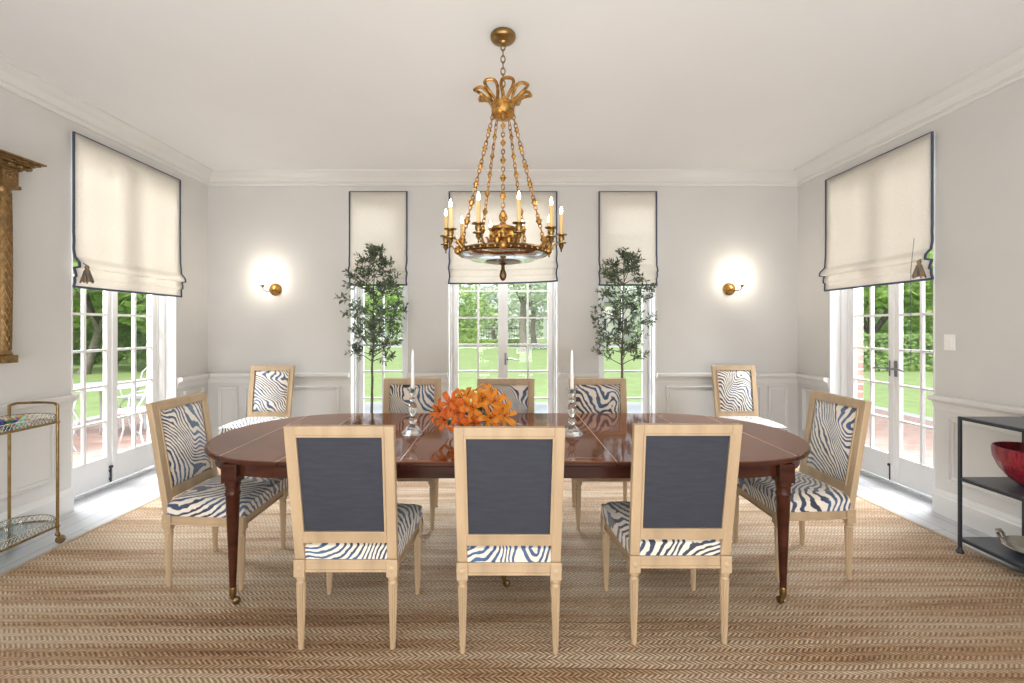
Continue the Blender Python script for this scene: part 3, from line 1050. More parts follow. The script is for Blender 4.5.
# ------------------------------------------------------------------ dining chairs
def make_chair():
    root = empty('dining_chair')
    wd = M['chairwood']
    rx, ry, fx, fy = 0.200, -0.200, 0.232, 0.210
    LG = [(0.011, 0.0), (0.0135, 0.004), (0.0125, 0.02), (0.013, 0.03), (0.0205, 0.285), (0.0215, 0.292), (0.018, 0.297), (0.018, 0.303), (0.0225, 0.308), (0.0225, 0.318), (0.019, 0.322)]
    for (x, y) in ((-rx, ry), (rx, ry), (-fx, fy), (fx, fy)):
        T = Matrix.Translation((x, y, 0))
        low, up = [p for p in LG if p[1] <= 0.031], [p for p in LG if p[1] >= 0.284]
        mb = MB().lathe(low, 24, T).lathe([(0.013, 0.030), (0.0205, 0.286)], 24, T, flute=0.16).lathe(up, 24, T)
        lg = obj('leg', mb, wd, root, smooth=True)
        bl = MB().box((x - 0.024, y - 0.024, 0.320), (x + 0.024, y + 0.024, 0.396))
        bo = obj('corner_block', bl, wd, lg, bevel=0.003)
        # carved rosettes on the outward faces
        sx, sy = (1 if x > 0 else -1), (1 if y > 0 else -1)
        RP = [(0.015, 0.0), (0.015, 0.002), (0.010, 0.003), (0.006, 0.0045), (0.0, 0.005)]
        for Tm in (Matrix.Translation((x, y + sy * 0.0235, 0.358)) @ Matrix.Rotation(-sy * PI / 2, 4, 'X'),
                   Matrix.Translation((x + sx * 0.0235, y, 0.358)) @ Matrix.Rotation(sx * PI / 2, 4, 'Y')):
            obj('rosette', MB().lathe(RP, 16, Tm, cap=False), wd, lg, smooth=True)
    # seat rails, moulded
    def rail(a, b):
        a, b = Vector(a), Vector(b)
        d = (b - a).normalized()
        nrm = Vector((d.y, -d.x, 0))
        mb = MB()
        for (o0, o1, z0, z1) in ((-0.012, 0.012, 0.338, 0.392), (-0.012, 0.017, 0.338, 0.349), (-0.012, 0.016, 0.381, 0.392)):
            q0 = [a + nrm * o0, a + nrm * o1, b + nrm * o1, b + nrm * o0]
            mb.hexa([(p.x, p.y, z0) for p in q0], [(p.x, p.y, z1) for p in q0])
        return mb
    e = 0.022
    obj('seat_rail', rail((-rx + e, ry, 0), (rx - e, ry, 0)), wd, root, bevel=0.0025)
    obj('seat_rail', rail((fx - e, fy, 0), (-fx + e, fy, 0)), wd, root, bevel=0.0025)
    for s in (1, -1):
        p, q = (s * rx, ry + e, 0), (s * fx, fy - e, 0)
        obj('seat_rail', rail(p, q) if s > 0 else rail(q, p), wd, root, bevel=0.0025)
    # crowned seat cushion
    def cus(u, v):
        # u across, v ring: handled below
        return None
    mb = MB()
    N, R_ = 15, 15
    z0, zt = 0.388, 0.470
    def xy(s, t):
        hx = (rx + 0.020) + (fx + 0.020 - rx - 0.020) * t
        y = (ry - 0.008) + (fy + 0.024 - ry + 0.008) * t
        return (2 * s - 1) * hx, y
    top = {}
    vs, fs = [], []
    for j in range(R_ + 1):
        for i in range(N + 1):
            s, t = i / N, j / R_
            x, y = xy(s, t)
            ds, dt = min(s, 1 - s), min(t, 1 - t)
            r_ = lambda q: math.sqrt(max(0, 1 - (1 - min(1, q / 0.07)) ** 2))
            h = r_(ds) * r_(dt)
            z = zt - 0.020 * (1 - h) + 0.022 * math.sin(PI * s) ** 0.7 * math.sin(PI * t) ** 0.7
            top[i, j] = len(vs)
            vs.append((x, y, z))
    per = [(i, 0) for i in range(N)] + [(N, j) for j in range(R_)] + [(i, R_) for i in range(N, 0, -1)] + [(0, j) for j in range(R_, 0, -1)]
    for j in range(R_):
        for i in range(N):
            fs.append((top[i, j], top[i + 1, j], top[i + 1, j + 1], top[i, j + 1]))
    prev = [top[k] for k in per]
    for (zz, gr) in ((0.425, 1.004), (z0, 1.0)):
        cur = []
        for k in per:
            x, y, z = vs[top[k]]
            cur.append(len(vs))
            vs.append((x * gr, (y - 0.01) * gr + 0.01, zz))
        for a in range(len(per)):
            b = (a + 1) % len(per)
            fs.append((prev[a], cur[a], cur[b], prev[b]))
        prev = cur
    fs.append(tuple(prev))
    mb.add(vs, fs)
    obj('seat_cushion', mb, M['zebra'], root, smooth=True)
    # back: stiles raked, rails, front pad and plain lining behind
    def yb(z):
        return -0.200 - 0.092 * ((z - 0.395) / 0.595)
    def hx(z):
        return 0.200 + 0.007 * ((z - 0.395) / 0.595)
    def bar(x0, x1, z0, z1, f0, f1, x0b=None, x1b=None):
        """box in the raked plane: f is depth offset, + towards the sitter; x0b/x1b at the top"""
        x0b = x0 if x0b is None else x0b
        x1b = x1 if x1b is None else x1b
        a = [(x0, yb(z0) + f0, z0), (x1, yb(z0) + f0, z0), (x1, yb(z0) + f1, z0), (x0, yb(z0) + f1, z0)]
        b = [(x0b, yb(z1) + f0, z1), (x1b, yb(z1) + f0, z1), (x1b, yb(z1) + f1, z1), (x0b, yb(z1) + f1, z1)]
        return a, b
    zb, ztp = 0.396, 0.990
    W2 = 0.0215
    for s in (-1, 1):
        c0, c1 = s * hx(zb), s * hx(ztp)
        mb = MB().hexa(*bar(c0 - W2, c0 + W2, zb, ztp, -0.016, 0.018, c1 - W2, c1 + W2))
        obj('back_stile', mb, wd, root, bevel=0.004)
    zi0, zi1 = 0.470, 0.516
    x_in = hx(0.5) - W2 + 0.001
    x_in2 = hx(0.97) - W2 + 0.001
    obj('back_rail', MB().hexa(*bar(-x_in, x_in, zi0, zi1, -0.016, 0.018)), wd, root, bevel=0.003)
    obj('back_rail', MB().hexa(*bar(-x_in2, x_in2, 0.950, ztp, -0.016, 0.018)), wd, root, bevel=0.003)
    # a slim bead round the inside of the frame, front and rear
    bd = MB()
    for (f0, f1) in ((0.010, 0.024), (-0.020, -0.008)):
        for s in (-1, 1):
            c0, c1 = s * (x_in - 0.004), s * (x_in2 - 0.004)
            bd.hexa(*bar(c0 - 0.005, c0 + 0.005, zi1, 0.950, f0, f1, c1 - 0.005, c1 + 0.005))
        bd.hexa(*bar(-x_in, x_in, zi1 - 0.002, zi1 + 0.008, f0, f1))
        bd.hexa(*bar(-x_in2, x_in2, 0.942, 0.952, f0, f1))
    obj('back_bead', bd, wd, root, bevel=0.002)
    # upholstered front, crowned
    def fr(s, t):
        z = zi1 + 0.006 + (0.945 - zi1 - 0.006) * t
        hh = x_in + (x_in2 - x_in) * t - 0.006
        crown = 0.030 * (math.sin(PI * s) ** 0.5) * (math.sin(PI * t) ** 0.5)
        return ((2 * s - 1) * hh, yb(z) + 0.008 + crown, z)
    g = MB().grid(fr, 14, 16)
    obj('back_pad', g, M['zebra'], root, smooth='full')
    obj('back_lining', MB().hexa(*bar(-x_in + 0.004, x_in - 0.004, zi1 + 0.002, 0.949, -0.010, 0.002, -x_in2 + 0.004, x_in2 - 0.004)), M['navy'], root)
    return root
chair0 = make_chair()
CH = [
    (-0.680, 2.206, 0.0, 'pale wood chair with plain navy back below the crystal candlestick nearest the leafier olive tree'),
    (0.026, 2.180, 0.0, 'pale wood chair with plain navy back directly below the orange lilies'),
    (0.780, 2.238, 0.0, 'pale wood chair with plain navy back nearest the black shelf unit'),
    (-0.720, 3.385, PI, 'zebra patterned chair behind the table at the foot of the leafier olive tree'),
    (0.022, 3.385, PI, 'zebra patterned chair behind the orange lilies, before the garden door'),
    (0.752, 3.385, PI, 'zebra patterned chair behind the table before the sparser olive tree'),
    (-1.605, 2.685, -PI / 2, 'zebra patterned chair at the table end nearest the brass cart, seen from its side'),
    (1.722, 2.757, PI / 2, 'zebra patterned chair at the table end nearest the black shelf unit, seen from its side'),
    (-2.425, 4.56, PI, 'blue and cream patterned chair against the wall on the brass cart side'),
    (2.440, 4.59, PI, 'blue and cream patterned chair against the wall on the black shelf side'),
]
for i, (x, y, a, lb) in enumerate(CH):
    c = chair0 if i == 0 else copy_tree(chair0)
    c.location = (x, y, 0)
    c.rotation_euler = (0, 0, a)
    tag(c, lb, 'chair', 'dining chairs in zebra fabric')

# ------------------------------------------------------------------ candlesticks and candles on the table
def candlestick(x, y, lb, lb2):
    z = 0.7505
    r = thing('candlestick', lb, 'candlestick', (x, y, z), 0, 'crystal candlesticks on the table')
    T4 = Matrix.Rotation(PI / 4, 4, 'Z')
    obj('base', MB().lathe([(0.068, 0.0), (0.070, 0.006), (0.066, 0.012), (0.050, 0.024), (0.040, 0.040), (0.026, 0.052), (0.014, 0.060)], 8, T4), M['crystal'], r)
    obj('stem', MB().lathe([(0.014, 0.060), (0.024, 0.072), (0.026, 0.085), (0.015, 0.098), (0.012, 0.106), (0.018, 0.112), (0.024, 0.135), (0.028, 0.160), (0.022, 0.182), (0.012, 0.194),
                            (0.020, 0.202), (0.021, 0.214), (0.012, 0.224), (0.014, 0.236)], 12), M['crystal'], r, smooth=True)
    obj('cup', MB().lathe([(0.014, 0.236), (0.020, 0.246), (0.022, 0.268), (0.036, 0.276), (0.037, 0.280), (0.014, 0.279), (0.0135, 0.250)], 16), M['crystal'], r, smooth=True)
    c = thing('taper_candle', lb2, 'candle', (x, y, z + 0.2505), 0, 'white tapers in the candlesticks')
    obj('candle', MB().lathe([(0.0115, 0.0), (0.0115, 0.03), (0.0095, 0.15), (0.0070, 0.245), (0.004, 0.258)], 14), M['wax'], c, smooth=True)
    obj('wick', MB().tube([(0, 0, 0.257), (0.001, 0, 0.268)], 0.0012, 5), M['wax'], c)
candlestick(-0.550, 2.80, 'crystal candlestick on the table on the brass cart side of the lilies', 'white taper candle in the crystal candlestick on the brass cart side of the lilies')
candlestick(0.415, 2.77, 'crystal candlestick on the table on the black shelf side of the lilies', 'white taper candle in the crystal candlestick on the black shelf side of the lilies')

# ------------------------------------------------------------------ lilies in a glass bowl
VX, VY, VZ = -0.19, 2.78, 0.7505
vase = thing('flower_vase', 'low clear glass vase on the table holding the orange lilies', 'vase', (VX, VY, VZ))
obj('bowl', MB().lathe([(0.05, 0.0), (0.062, 0.004), (0.075, 0.03), (0.085, 0.075), (0.088, 0.11), (0.0855, 0.11), (0.082, 0.075), (0.072, 0.032), (0.05, 0.012), (0.0, 0.012)], 28, cap=False), M['tumbler'], vase, smooth=True)
obj('water', MB().lathe([(0.048, 0.0135), (0.070, 0.034), (0.078, 0.062)], 28), glass_pane('vase_water', (0.72, 0.80, 0.74), 0.5), vase, smooth=True)

def petal(mb, a, L, W, curl, droop, Mx):
    n = 7
    vs, fs = [], []
    for i in range(n + 1):
        t = i / n
        r = 0.006 + L * (math.sin(t * 1.45) / math.sin(1.45)) * (0.9 + 0.1 * t)
        z = L * 0.55 * math.sin(min(1, t * 1.25) * PI * 0.5) - curl * L * max(0, t - 0.45) ** 1.6 * 2.2 - droop * t * L
        hw = W * math.sin(PI * min(1, 0.10 + 0.90 * t) ** 0.85) ** 0.8 + 0.001
        for s, dz in ((-1, 0.18), (0, 0), (1, 0.18)):
            vs.append((r * math.cos(a) - s * hw * math.sin(a), r * math.sin(a) + s * hw * math.cos(a), z + dz * hw))
    for i in range(n):
        for k in range(2):
            b = i * 3 + k
            fs.append((b, b + 1, b + 4, b + 3))
    mb.add(vs, fs, Mx)
rl = random.Random(11)
LIL = [  # px, py, depth, size, colour
    (441, 412, 2.72, 1.0, 'lilyred'), (452, 404, 2.68, 1.05, 'lilyred'), (446, 420, 2.66, 0.95, 'lilyred'), (463, 399, 2.72, 0.9, 'lily'),
    (459, 413, 2.62, 1.05, 'lilyred'), (472, 408, 2.64, 1.0, 'lily'), (482, 400, 2.70, 1.05, 'lily'), (493, 402, 2.66, 1.15, 'lily'),
    (503, 416, 2.62, 1.15, 'lily'), (490, 418, 2.60, 0.95, 'lily'), (462, 426, 2.60, 0.9, 'lilyred'), (474, 424, 2.62, 0.8, 'lilyred'),
    (468, 396, 2.84, 0.9, 'lily'), (489, 394, 2.82, 1.0, 'lily'), (478, 404, 2.92, 1.0, 'lily'), (455, 410, 2.90, 1.0, 'lilyred'), (500, 410, 2.88, 1.0, 'lily'),
]
for i, (px, py, d, sz, mt) in enumerate(LIL):
    p = P(px, py, d)
    c0 = Vector((VX, VY, VZ + 0.10))
    dirv = (p - c0)
    dirv.z = max(dirv.z, 0.0) * 0.5
    dirv += Vector((0, -0.10, 0.06)) + Vector((rl.uniform(-.04, .04), rl.uniform(-.04, .04), rl.uniform(-.03, .06)))
    dirv.normalize()
    q = dirv.to_track_quat('Z', 'Y')
    root = thing('lily', 'open orange lily bloom in the low glass vase on the dining table', 'flower', p, 0, 'orange lilies in the table vase')
    Rm = q.to_matrix().to_4x4()
    mb = MB()
    a0 = rl.random() * 6
    L = 0.084 * sz
    for k in range(6):
        petal(mb, a0 + k * PI / 3 + rl.uniform(-.08, .08), L * (1.0 if k % 2 else 0.94), (0.0158 if k % 2 else 0.0115) * sz, rl.uniform(0.5, 1.0), rl.uniform(0.0, 0.25), Rm)
    obj('bloom', mb, M[mt], root, smooth='full')
    st = MB()
    for k in range(6):
        a = a0 + 0.5 + k * PI / 3
        e = Rm @ Vector((0.017 * math.cos(a), 0.017 * math.sin(a), 0.042 * sz))
        st.tube([Rm @ Vector((0, 0, 0.004)), Rm @ Vector((0.008 * math.cos(a), 0.008 * math.sin(a), 0.025 * sz)), e], 0.0011, 4)
        st.sphere(e, (0.003, 0.003, 0.0045), 6, 4)
    obj('stamens', st, M['stamen'], root, smooth=True)
    sm = MB()
    foot = Vector((VX + rl.uniform(-.04, .04), VY + rl.uniform(-.04, .04), VZ + 0.03)) - p
    rim = Vector((VX, VY, VZ + 0.115)) + (p - c0).normalized() * 0.05 - p
    mid = rim * 0.5 - dirv * 0.02 + Vector((0, 0, -0.005))
    sm.tube([Vector((0, 0, 0)), -dirv * 0.03, mid, rim, foot], 0.0032, 6)
    obj('stem', sm, M['lilyleaf'], root, smooth=True)
    lf = MB()
    for k in range(6):
        t = rl.uniform(0.0, 0.85)
        b0 = (-dirv * 0.02) * (1 - t) + rim * t
        ang = rl.random() * 2 * PI
        dv = Vector((math.cos(ang), math.sin(ang), rl.uniform(-0.1, 0.5))).normalized()
        ln = rl.uniform(0.06, 0.10)
        sd = dv.cross(Vector((0, 0, 1))).normalized() * 0.010
        pts = []
        for m_ in range(5):
            tt = m_ / 4
            cpt = b0 + dv * ln * tt + Vector((0, 0, -0.03 * tt * tt))
            ww = sd * math.sin(PI * (0.08 + 0.9 * tt))
            pts += [cpt - ww, cpt + ww]
        n0 = len(lf.v)
        lf.add(pts, [(2 * m_, 2 * m_ + 1, 2 * m_ + 3, 2 * m_ + 2) for m_ in range(4)])
    obj('leaf_spray', lf, M['lilyleaf'], root, smooth='full')
# grey-green sprig lying beyond the vase
sg = MB()
rs = random.Random(3)
sprig = thing('foliage_sprig', 'grey green leafy sprig trailing over the table beside the lilies', 'foliage', (0.055, 2.86, VZ))
stem_pts = [(-0.16, -0.05, 0.10), (-0.08, -0.02, 0.075), (0.0, 0.0, 0.045), (0.07, 0.01, 0.012)]
obj('twig', MB().tube(stem_pts, 0.0035, 6), M['bark'], sprig, smooth=True)
for k in range(22):
    t = k / 21 * 2.99
    i = int(t)
    b0 = Vector(stem_pts[i]).lerp(Vector(stem_pts[i + 1]), t - i)
    dv = Vector((rs.uniform(0.0, 1), rs.uniform(-1, 1), rs.uniform(-0.15, 0.5))).normalized()
    sd = dv.cross(Vector((0, 0, 1))).normalized() * 0.009
    e = b0 + dv * 0.05
    e.z = max(e.z, 0.004)
    m_ = (b0 + e) / 2
    sg.add([b0, m_ - sd, e, m_ + sd], [(0, 1, 2, 3)])
obj('leaves', sg, M['teal'], sprig)

# ------------------------------------------------------------------ chandelier
CX, CY = 0.0, 2.72
ch = thing('chandelier', 'gilt bronze chandelier with lit candle bulbs hanging over the table', 'chandelier', (CX, CY, 0))
G = M['gilt']
obj('canopy', MB().lathe([(0.012, 3.062), (0.022, 3.068), (0.028, 3.080), (0.050, 3.086), (0.066, 3.094), (0.074, 3.106), (0.075, 3.122), (0.070, 3.1295)], 32), M['brass'], ch, smooth=True)
def link(mb, c, t, side, L, Wd, r):
    """oval chain link centred at c along t, lying in the plane of t and side"""
    pts = []
    for k in range(14):
        a = 2 * PI * k / 14
        pts.append(Vector(c) + Vector(t) * (L * math.cos(a)) + Vector(side) * (Wd * math.sin(a)))
    mb.tube(pts, r, 5, closed=True)
mb = MB()
zz, i = 3.055, 0
while zz > 2.80:
    link(mb, (0, 0, zz), (0, 0, 1), ((1, 0, 0), (0, 1, 0))[i % 2], 0.023, 0.012, 0.0036)
    zz -= 0.036
    i += 1
obj('chain', mb, M['brass'], ch, smooth=True)
# corona: hub and eight open loop plumes
obj('corona_hub', MB().lathe([(0.02, 2.625), (0.045, 2.632), (0.066, 2.645), (0.070, 2.655), (0.064, 2.662), (0.068, 2.672), (0.068, 2.700), (0.074, 2.706), (0.074, 2.716), (0.060, 2.722), (0.030, 2.735), (0.012, 2.755), (0.008, 2.80)], 32), G, ch, smooth=True)
for k in range(8):
    a = 2 * PI * k / 8 + 0.2
    pts = []
    for j in range(22):
        b = 2 * PI * j / 22
        u = 0.5 - 0.5 * math.cos(b)               # 0 base .. 1 tip
        wv = (1 if math.sin(b) > 0 else -1) * 0.036 * math.sin(PI * u ** 1.25) ** 0.8
        r = 0.058 + 0.112 * u
        z = 2.708 + 0.082 * math.sin(u * 1.95)
        pts.append((r * math.cos(a) - wv * math.sin(a), r * math.sin(a) + wv * math.cos(a), z))
    obj('plume', MB().tube(pts, 0.0095, 8, closed=True), G, ch, smooth=True)
# six chains of links and little medallions
for k in range(5):
    a = -PI / 2 + 2 * PI * k / 5
    A = Vector((0.062 * math.cos(a), 0.062 * math.sin(a), 2.645))
    B = Vector((0.252 * math.cos(a), 0.252 * math.sin(a), 1.872))
    t = (B - A).normalized()
    tan = Vector((-math.sin(a), math.cos(a), 0))
    nor = t.cross(tan)
    mb = MB()
    L = (B - A).length
    s, i = 0.015, 0
    while s < L - 0.01:
        c = A + t * s
        if i % 4 == 3:
            # medallion: flattened oval bead, bigger lower down
            q = t.to_track_quat('Z', 'X').to_matrix().to_4x4()
            sz = 0.7 + 0.4 * s / L
            mb.sphere((0, 0, 0), (0.015 * sz, 0.015 * sz, 0.026 * sz), 10, 7, Matrix.Translation(c) @ q)
            mb.torus((0, 0, 0), 0.0155 * sz, 0.004, 12, 5, Matrix.Translation(c) @ q)
            s += 0.030
        else:
            link(mb, c, t, tan if i % 2 else nor, 0.018, 0.0095, 0.0030)
            s += 0.027
        i += 1
    obj('suspension_chain', mb, G, ch, smooth=True)
# ring with glass dish, disc and pendant
obj('ring', MB().lathe([(0.250, 1.826), (0.260, 1.822), (0.270, 1.828), (0.266, 1.836), (0.271, 1.843), (0.266, 1.851), (0.258, 1.855), (0.245, 1.853), (0.240, 1.84), (0.244, 1.829), (0.250, 1.826)], 48, cap=False), M['bronze'], ch, smooth=True)
mb = MB()
for k in range(40):
    a = 2 * PI * k / 40
    mb.sphere((0.269 * math.cos(a), 0.269 * math.sin(a), 1.836), 0.007, 6, 4)
obj('bead_band', mb, G, ch, smooth=True)
obj('glass_dish', MB().lathe([(0.247, 1.828), (0.230, 1.812), (0.19, 1.796), (0.13, 1.788), (0.09, 1.786)], 40, cap=False), M['dishglass'], ch, smooth='full')
obj('disc', MB().lathe([(0.03, 1.776), (0.085, 1.778), (0.104, 1.784), (0.106, 1.790), (0.095, 1.796), (0.03, 1.80)], 36), M['bronze'], ch, smooth=True)
obj('pendant_drop', MB().lathe([(0.002, 1.672), (0.012, 1.678), (0.020, 1.695), (0.021, 1.712), (0.015, 1.732), (0.009, 1.744), (0.013, 1.750), (0.009, 1.757), (0.014, 1.768), (0.030, 1.777)], 20), M['bronze'], ch, smooth=True)
# central urn with leaves, lid and flame
urn = obj('urn', MB().lathe([(0.10, 1.842), (0.092, 1.850), (0.074, 1.860), (0.078, 1.885), (0.080, 1.910), (0.076, 1.940), (0.066, 1.962), (0.064, 1.968), (0.084, 1.972), (0.086, 1.982), (0.070, 1.990), (0.040, 1.998), (0.016, 2.008)], 32), G, ch, smooth=True)
def acanthus(mb, a, r0, z0, L, W, lean, curl, thick=0.0):
    n = 7
    vs, fs = [], []
    for i in range(n + 1):
        t = i / n
        r = r0 + lean * t + curl * t ** 3
        z = z0 + L * (t - 0.25 * t ** 4)
        hw = W * math.sin(PI * (0.16 + 0.8 * t)) * (1 + 0.22 * (-1) ** i) + 0.001
        for s in (-1, 0, 1):
            rr = r - abs(s) * hw * 0.35
            vs.append((rr * math.cos(a) - s * hw * math.sin(a), rr * math.sin(a) + s * hw * math.cos(a), z))
    for i in range(n):
        for k in range(2):
            b = i * 3 + k
            fs.append((b, b + 1, b + 4, b + 3))
    mb.add(vs, fs)
for k in range(8):
    m2 = MB()
    acanthus(m2, 2 * PI * k / 8, 0.085, 1.852, 0.105, 0.028, 0.004, 0.016)
    obj('urn_leaf', m2, G, urn, smooth='full', solid=0.006)
obj('flame_finial', MB().lathe([(0.010, 2.004), (0.020, 2.012), (0.012, 2.020), (0.024, 2.034), (0.027, 2.046), (0.022, 2.064), (0.012, 2.082), (0.002, 2.096)], 18, flute=0.18), G, ch, smooth=True)
# spokes joining the urn to the ring
for k in range(5):
    a = -PI / 2 + 2 * PI * (k + 0.5) / 5
    ca, sa = math.cos(a), math.sin(a)
    obj('spoke', MB().tube([(0.09 * ca, 0.09 * sa, 1.850), (0.18 * ca, 0.18 * sa, 1.840), (0.245 * ca, 0.245 * sa, 1.840)], 0.006, 6), G, ch, smooth=True)
# winged acanthus ornaments standing on the ring where the chains meet it
for k in range(5):
    a = -PI / 2 + 2 * PI * k / 5
    m2 = MB()
    for da, ln, wd_ in ((0.0, 0.045, 0.018), (0.13, 0.062, 0.018), (-0.13, 0.062, 0.018)):
        acanthus(m2, a + da, 0.256, 1.846, ln, wd_, 0.006, 0.020)
    o_ = obj('wing_ornament', m2, G, ch, smooth='full', solid=0.007)
    c = Vector((0.272 * math.cos(a), 0.272 * math.sin(a), 1.838))
    obj('mask', MB().sphere(c, (0.022, 0.022, 0.026), 12, 8), G, o_, smooth=True)
def arm(a):
    ca, sa = math.cos(a), math.sin(a)
    p = lambda r, z: (r * ca, r * sa, z)
    ar = obj('candle_arm', MB().tube([p(0.262, 1.840), p(0.288, 1.862), p(0.305, 1.885), p(0.320, 1.892), p(0.342, 1.888)], [0.007, 0.006, 0.0055, 0.0055, 0.006], 8), G, ch, smooth=True)
    T = Matrix.Translation((0.342 * ca, 0.342 * sa, 0))
    obj('candle_cup', MB().lathe([(0.001, 1.838), (0.006, 1.846), (0.004, 1.854), (0.010, 1.864), (0.016, 1.876), (0.012, 1.886), (0.030, 1.890), (0.031, 1.894), (0.012, 1.898), (0.017, 1.910), (0.019, 1.924), (0.015, 1.934), (0.034, 1.938), (0.035, 1.942), (0.014, 1.943)], 18, T), M['brass'], ar, smooth=True)
    obj('candle_sleeve', MB().lathe([(0.0115, 1.943), (0.0115, 2.058), (0.009, 2.062)], 14, T), M['ivory'], ar, smooth=True)
    obj('bulb', MB().lathe([(0.004, 2.060), (0.008, 2.068), (0.0085, 2.078), (0.005, 2.096), (0.001, 2.106)], 10, T), M['bulb'], ar, smooth=True)
for k in range(10):
    arm(math.radians(32 + 36 * k))
for k in range(3):
    a = 2 * PI * k / 3
    light('chandelier_glow', 'POINT', (CX + 0.345 * math.cos(a), CY + 0.345 * math.sin(a), 2.13), 2.0, (1.0, 0.80, 0.56), 0.06)

# ------------------------------------------------------------------ wall sconces
def sconce(x, z, s, lb):
    """s: which way the short arm leans"""
    r = thing('wall_sconce', lb, 'wall light', (x, WY, z), 0, 'brass sconces on the back wall')
    Rx = Matrix.Rotation(PI / 2, 4, 'X')
    obj('backplate', MB().lathe([(0.072, 0.0), (0.072, 0.006), (0.060, 0.012), (0.054, 0.022), (0.036, 0.030), (0.026, 0.040), (0.010, 0.048)], 28, Rx), M['gilt'], r, smooth=True)
    cx, cy = -0.075 * s, -0.14
    ar = obj('arm', MB().tube([(0, -0.04, 0), (0, -0.10, -0.025), (cx * 0.5, -0.14, -0.03), (cx * 0.9, cy, -0.01), (cx, cy, 0.02)], 0.006, 8), M['brass'], r, smooth=True)
    T = Matrix.Translation((cx, cy, 0))
    obj('cup', MB().lathe([(0.004, 0.008), (0.014, 0.014), (0.018, 0.026), (0.034, 0.030), (0.035, 0.034), (0.012, 0.036)], 18, T), M['brass'], ar, smooth=True)
    obj('candle_sleeve', MB().lathe([(0.0105, 0.036), (0.0105, 0.095), (0.008, 0.098)], 12, T), M['wax'], ar, smooth=True)
    obj('bulb', MB().lathe([(0.004, 0.097), (0.010, 0.108), (0.011, 0.122), (0.006, 0.146), (0.001, 0.158)], 12, T), M['sconcebulb'], ar, smooth=True)
    obj('glass_shade', MB().lathe([(0.034, 0.034), (0.046, 0.05), (0.055, 0.085), (0.056, 0.13), (0.048, 0.18), (0.046, 0.20), (0.055, 0.235), (0.064, 0.25)], 28, T, cap=False), M['shadeglass'], r, smooth='full', solid=0.003)
    light('sconce_glow', 'POINT', (x + cx, WY + cy, z + 0.125), 11.0, (1.0, 0.90, 0.78), 0.025)
sconce(-2.555, 1.822, 1, 'brass and clear glass wall sconce above the chair on the brass cart side')
sconce(2.540, 1.828, -1, 'brass and clear glass wall sconce above the chair on the black shelf side')

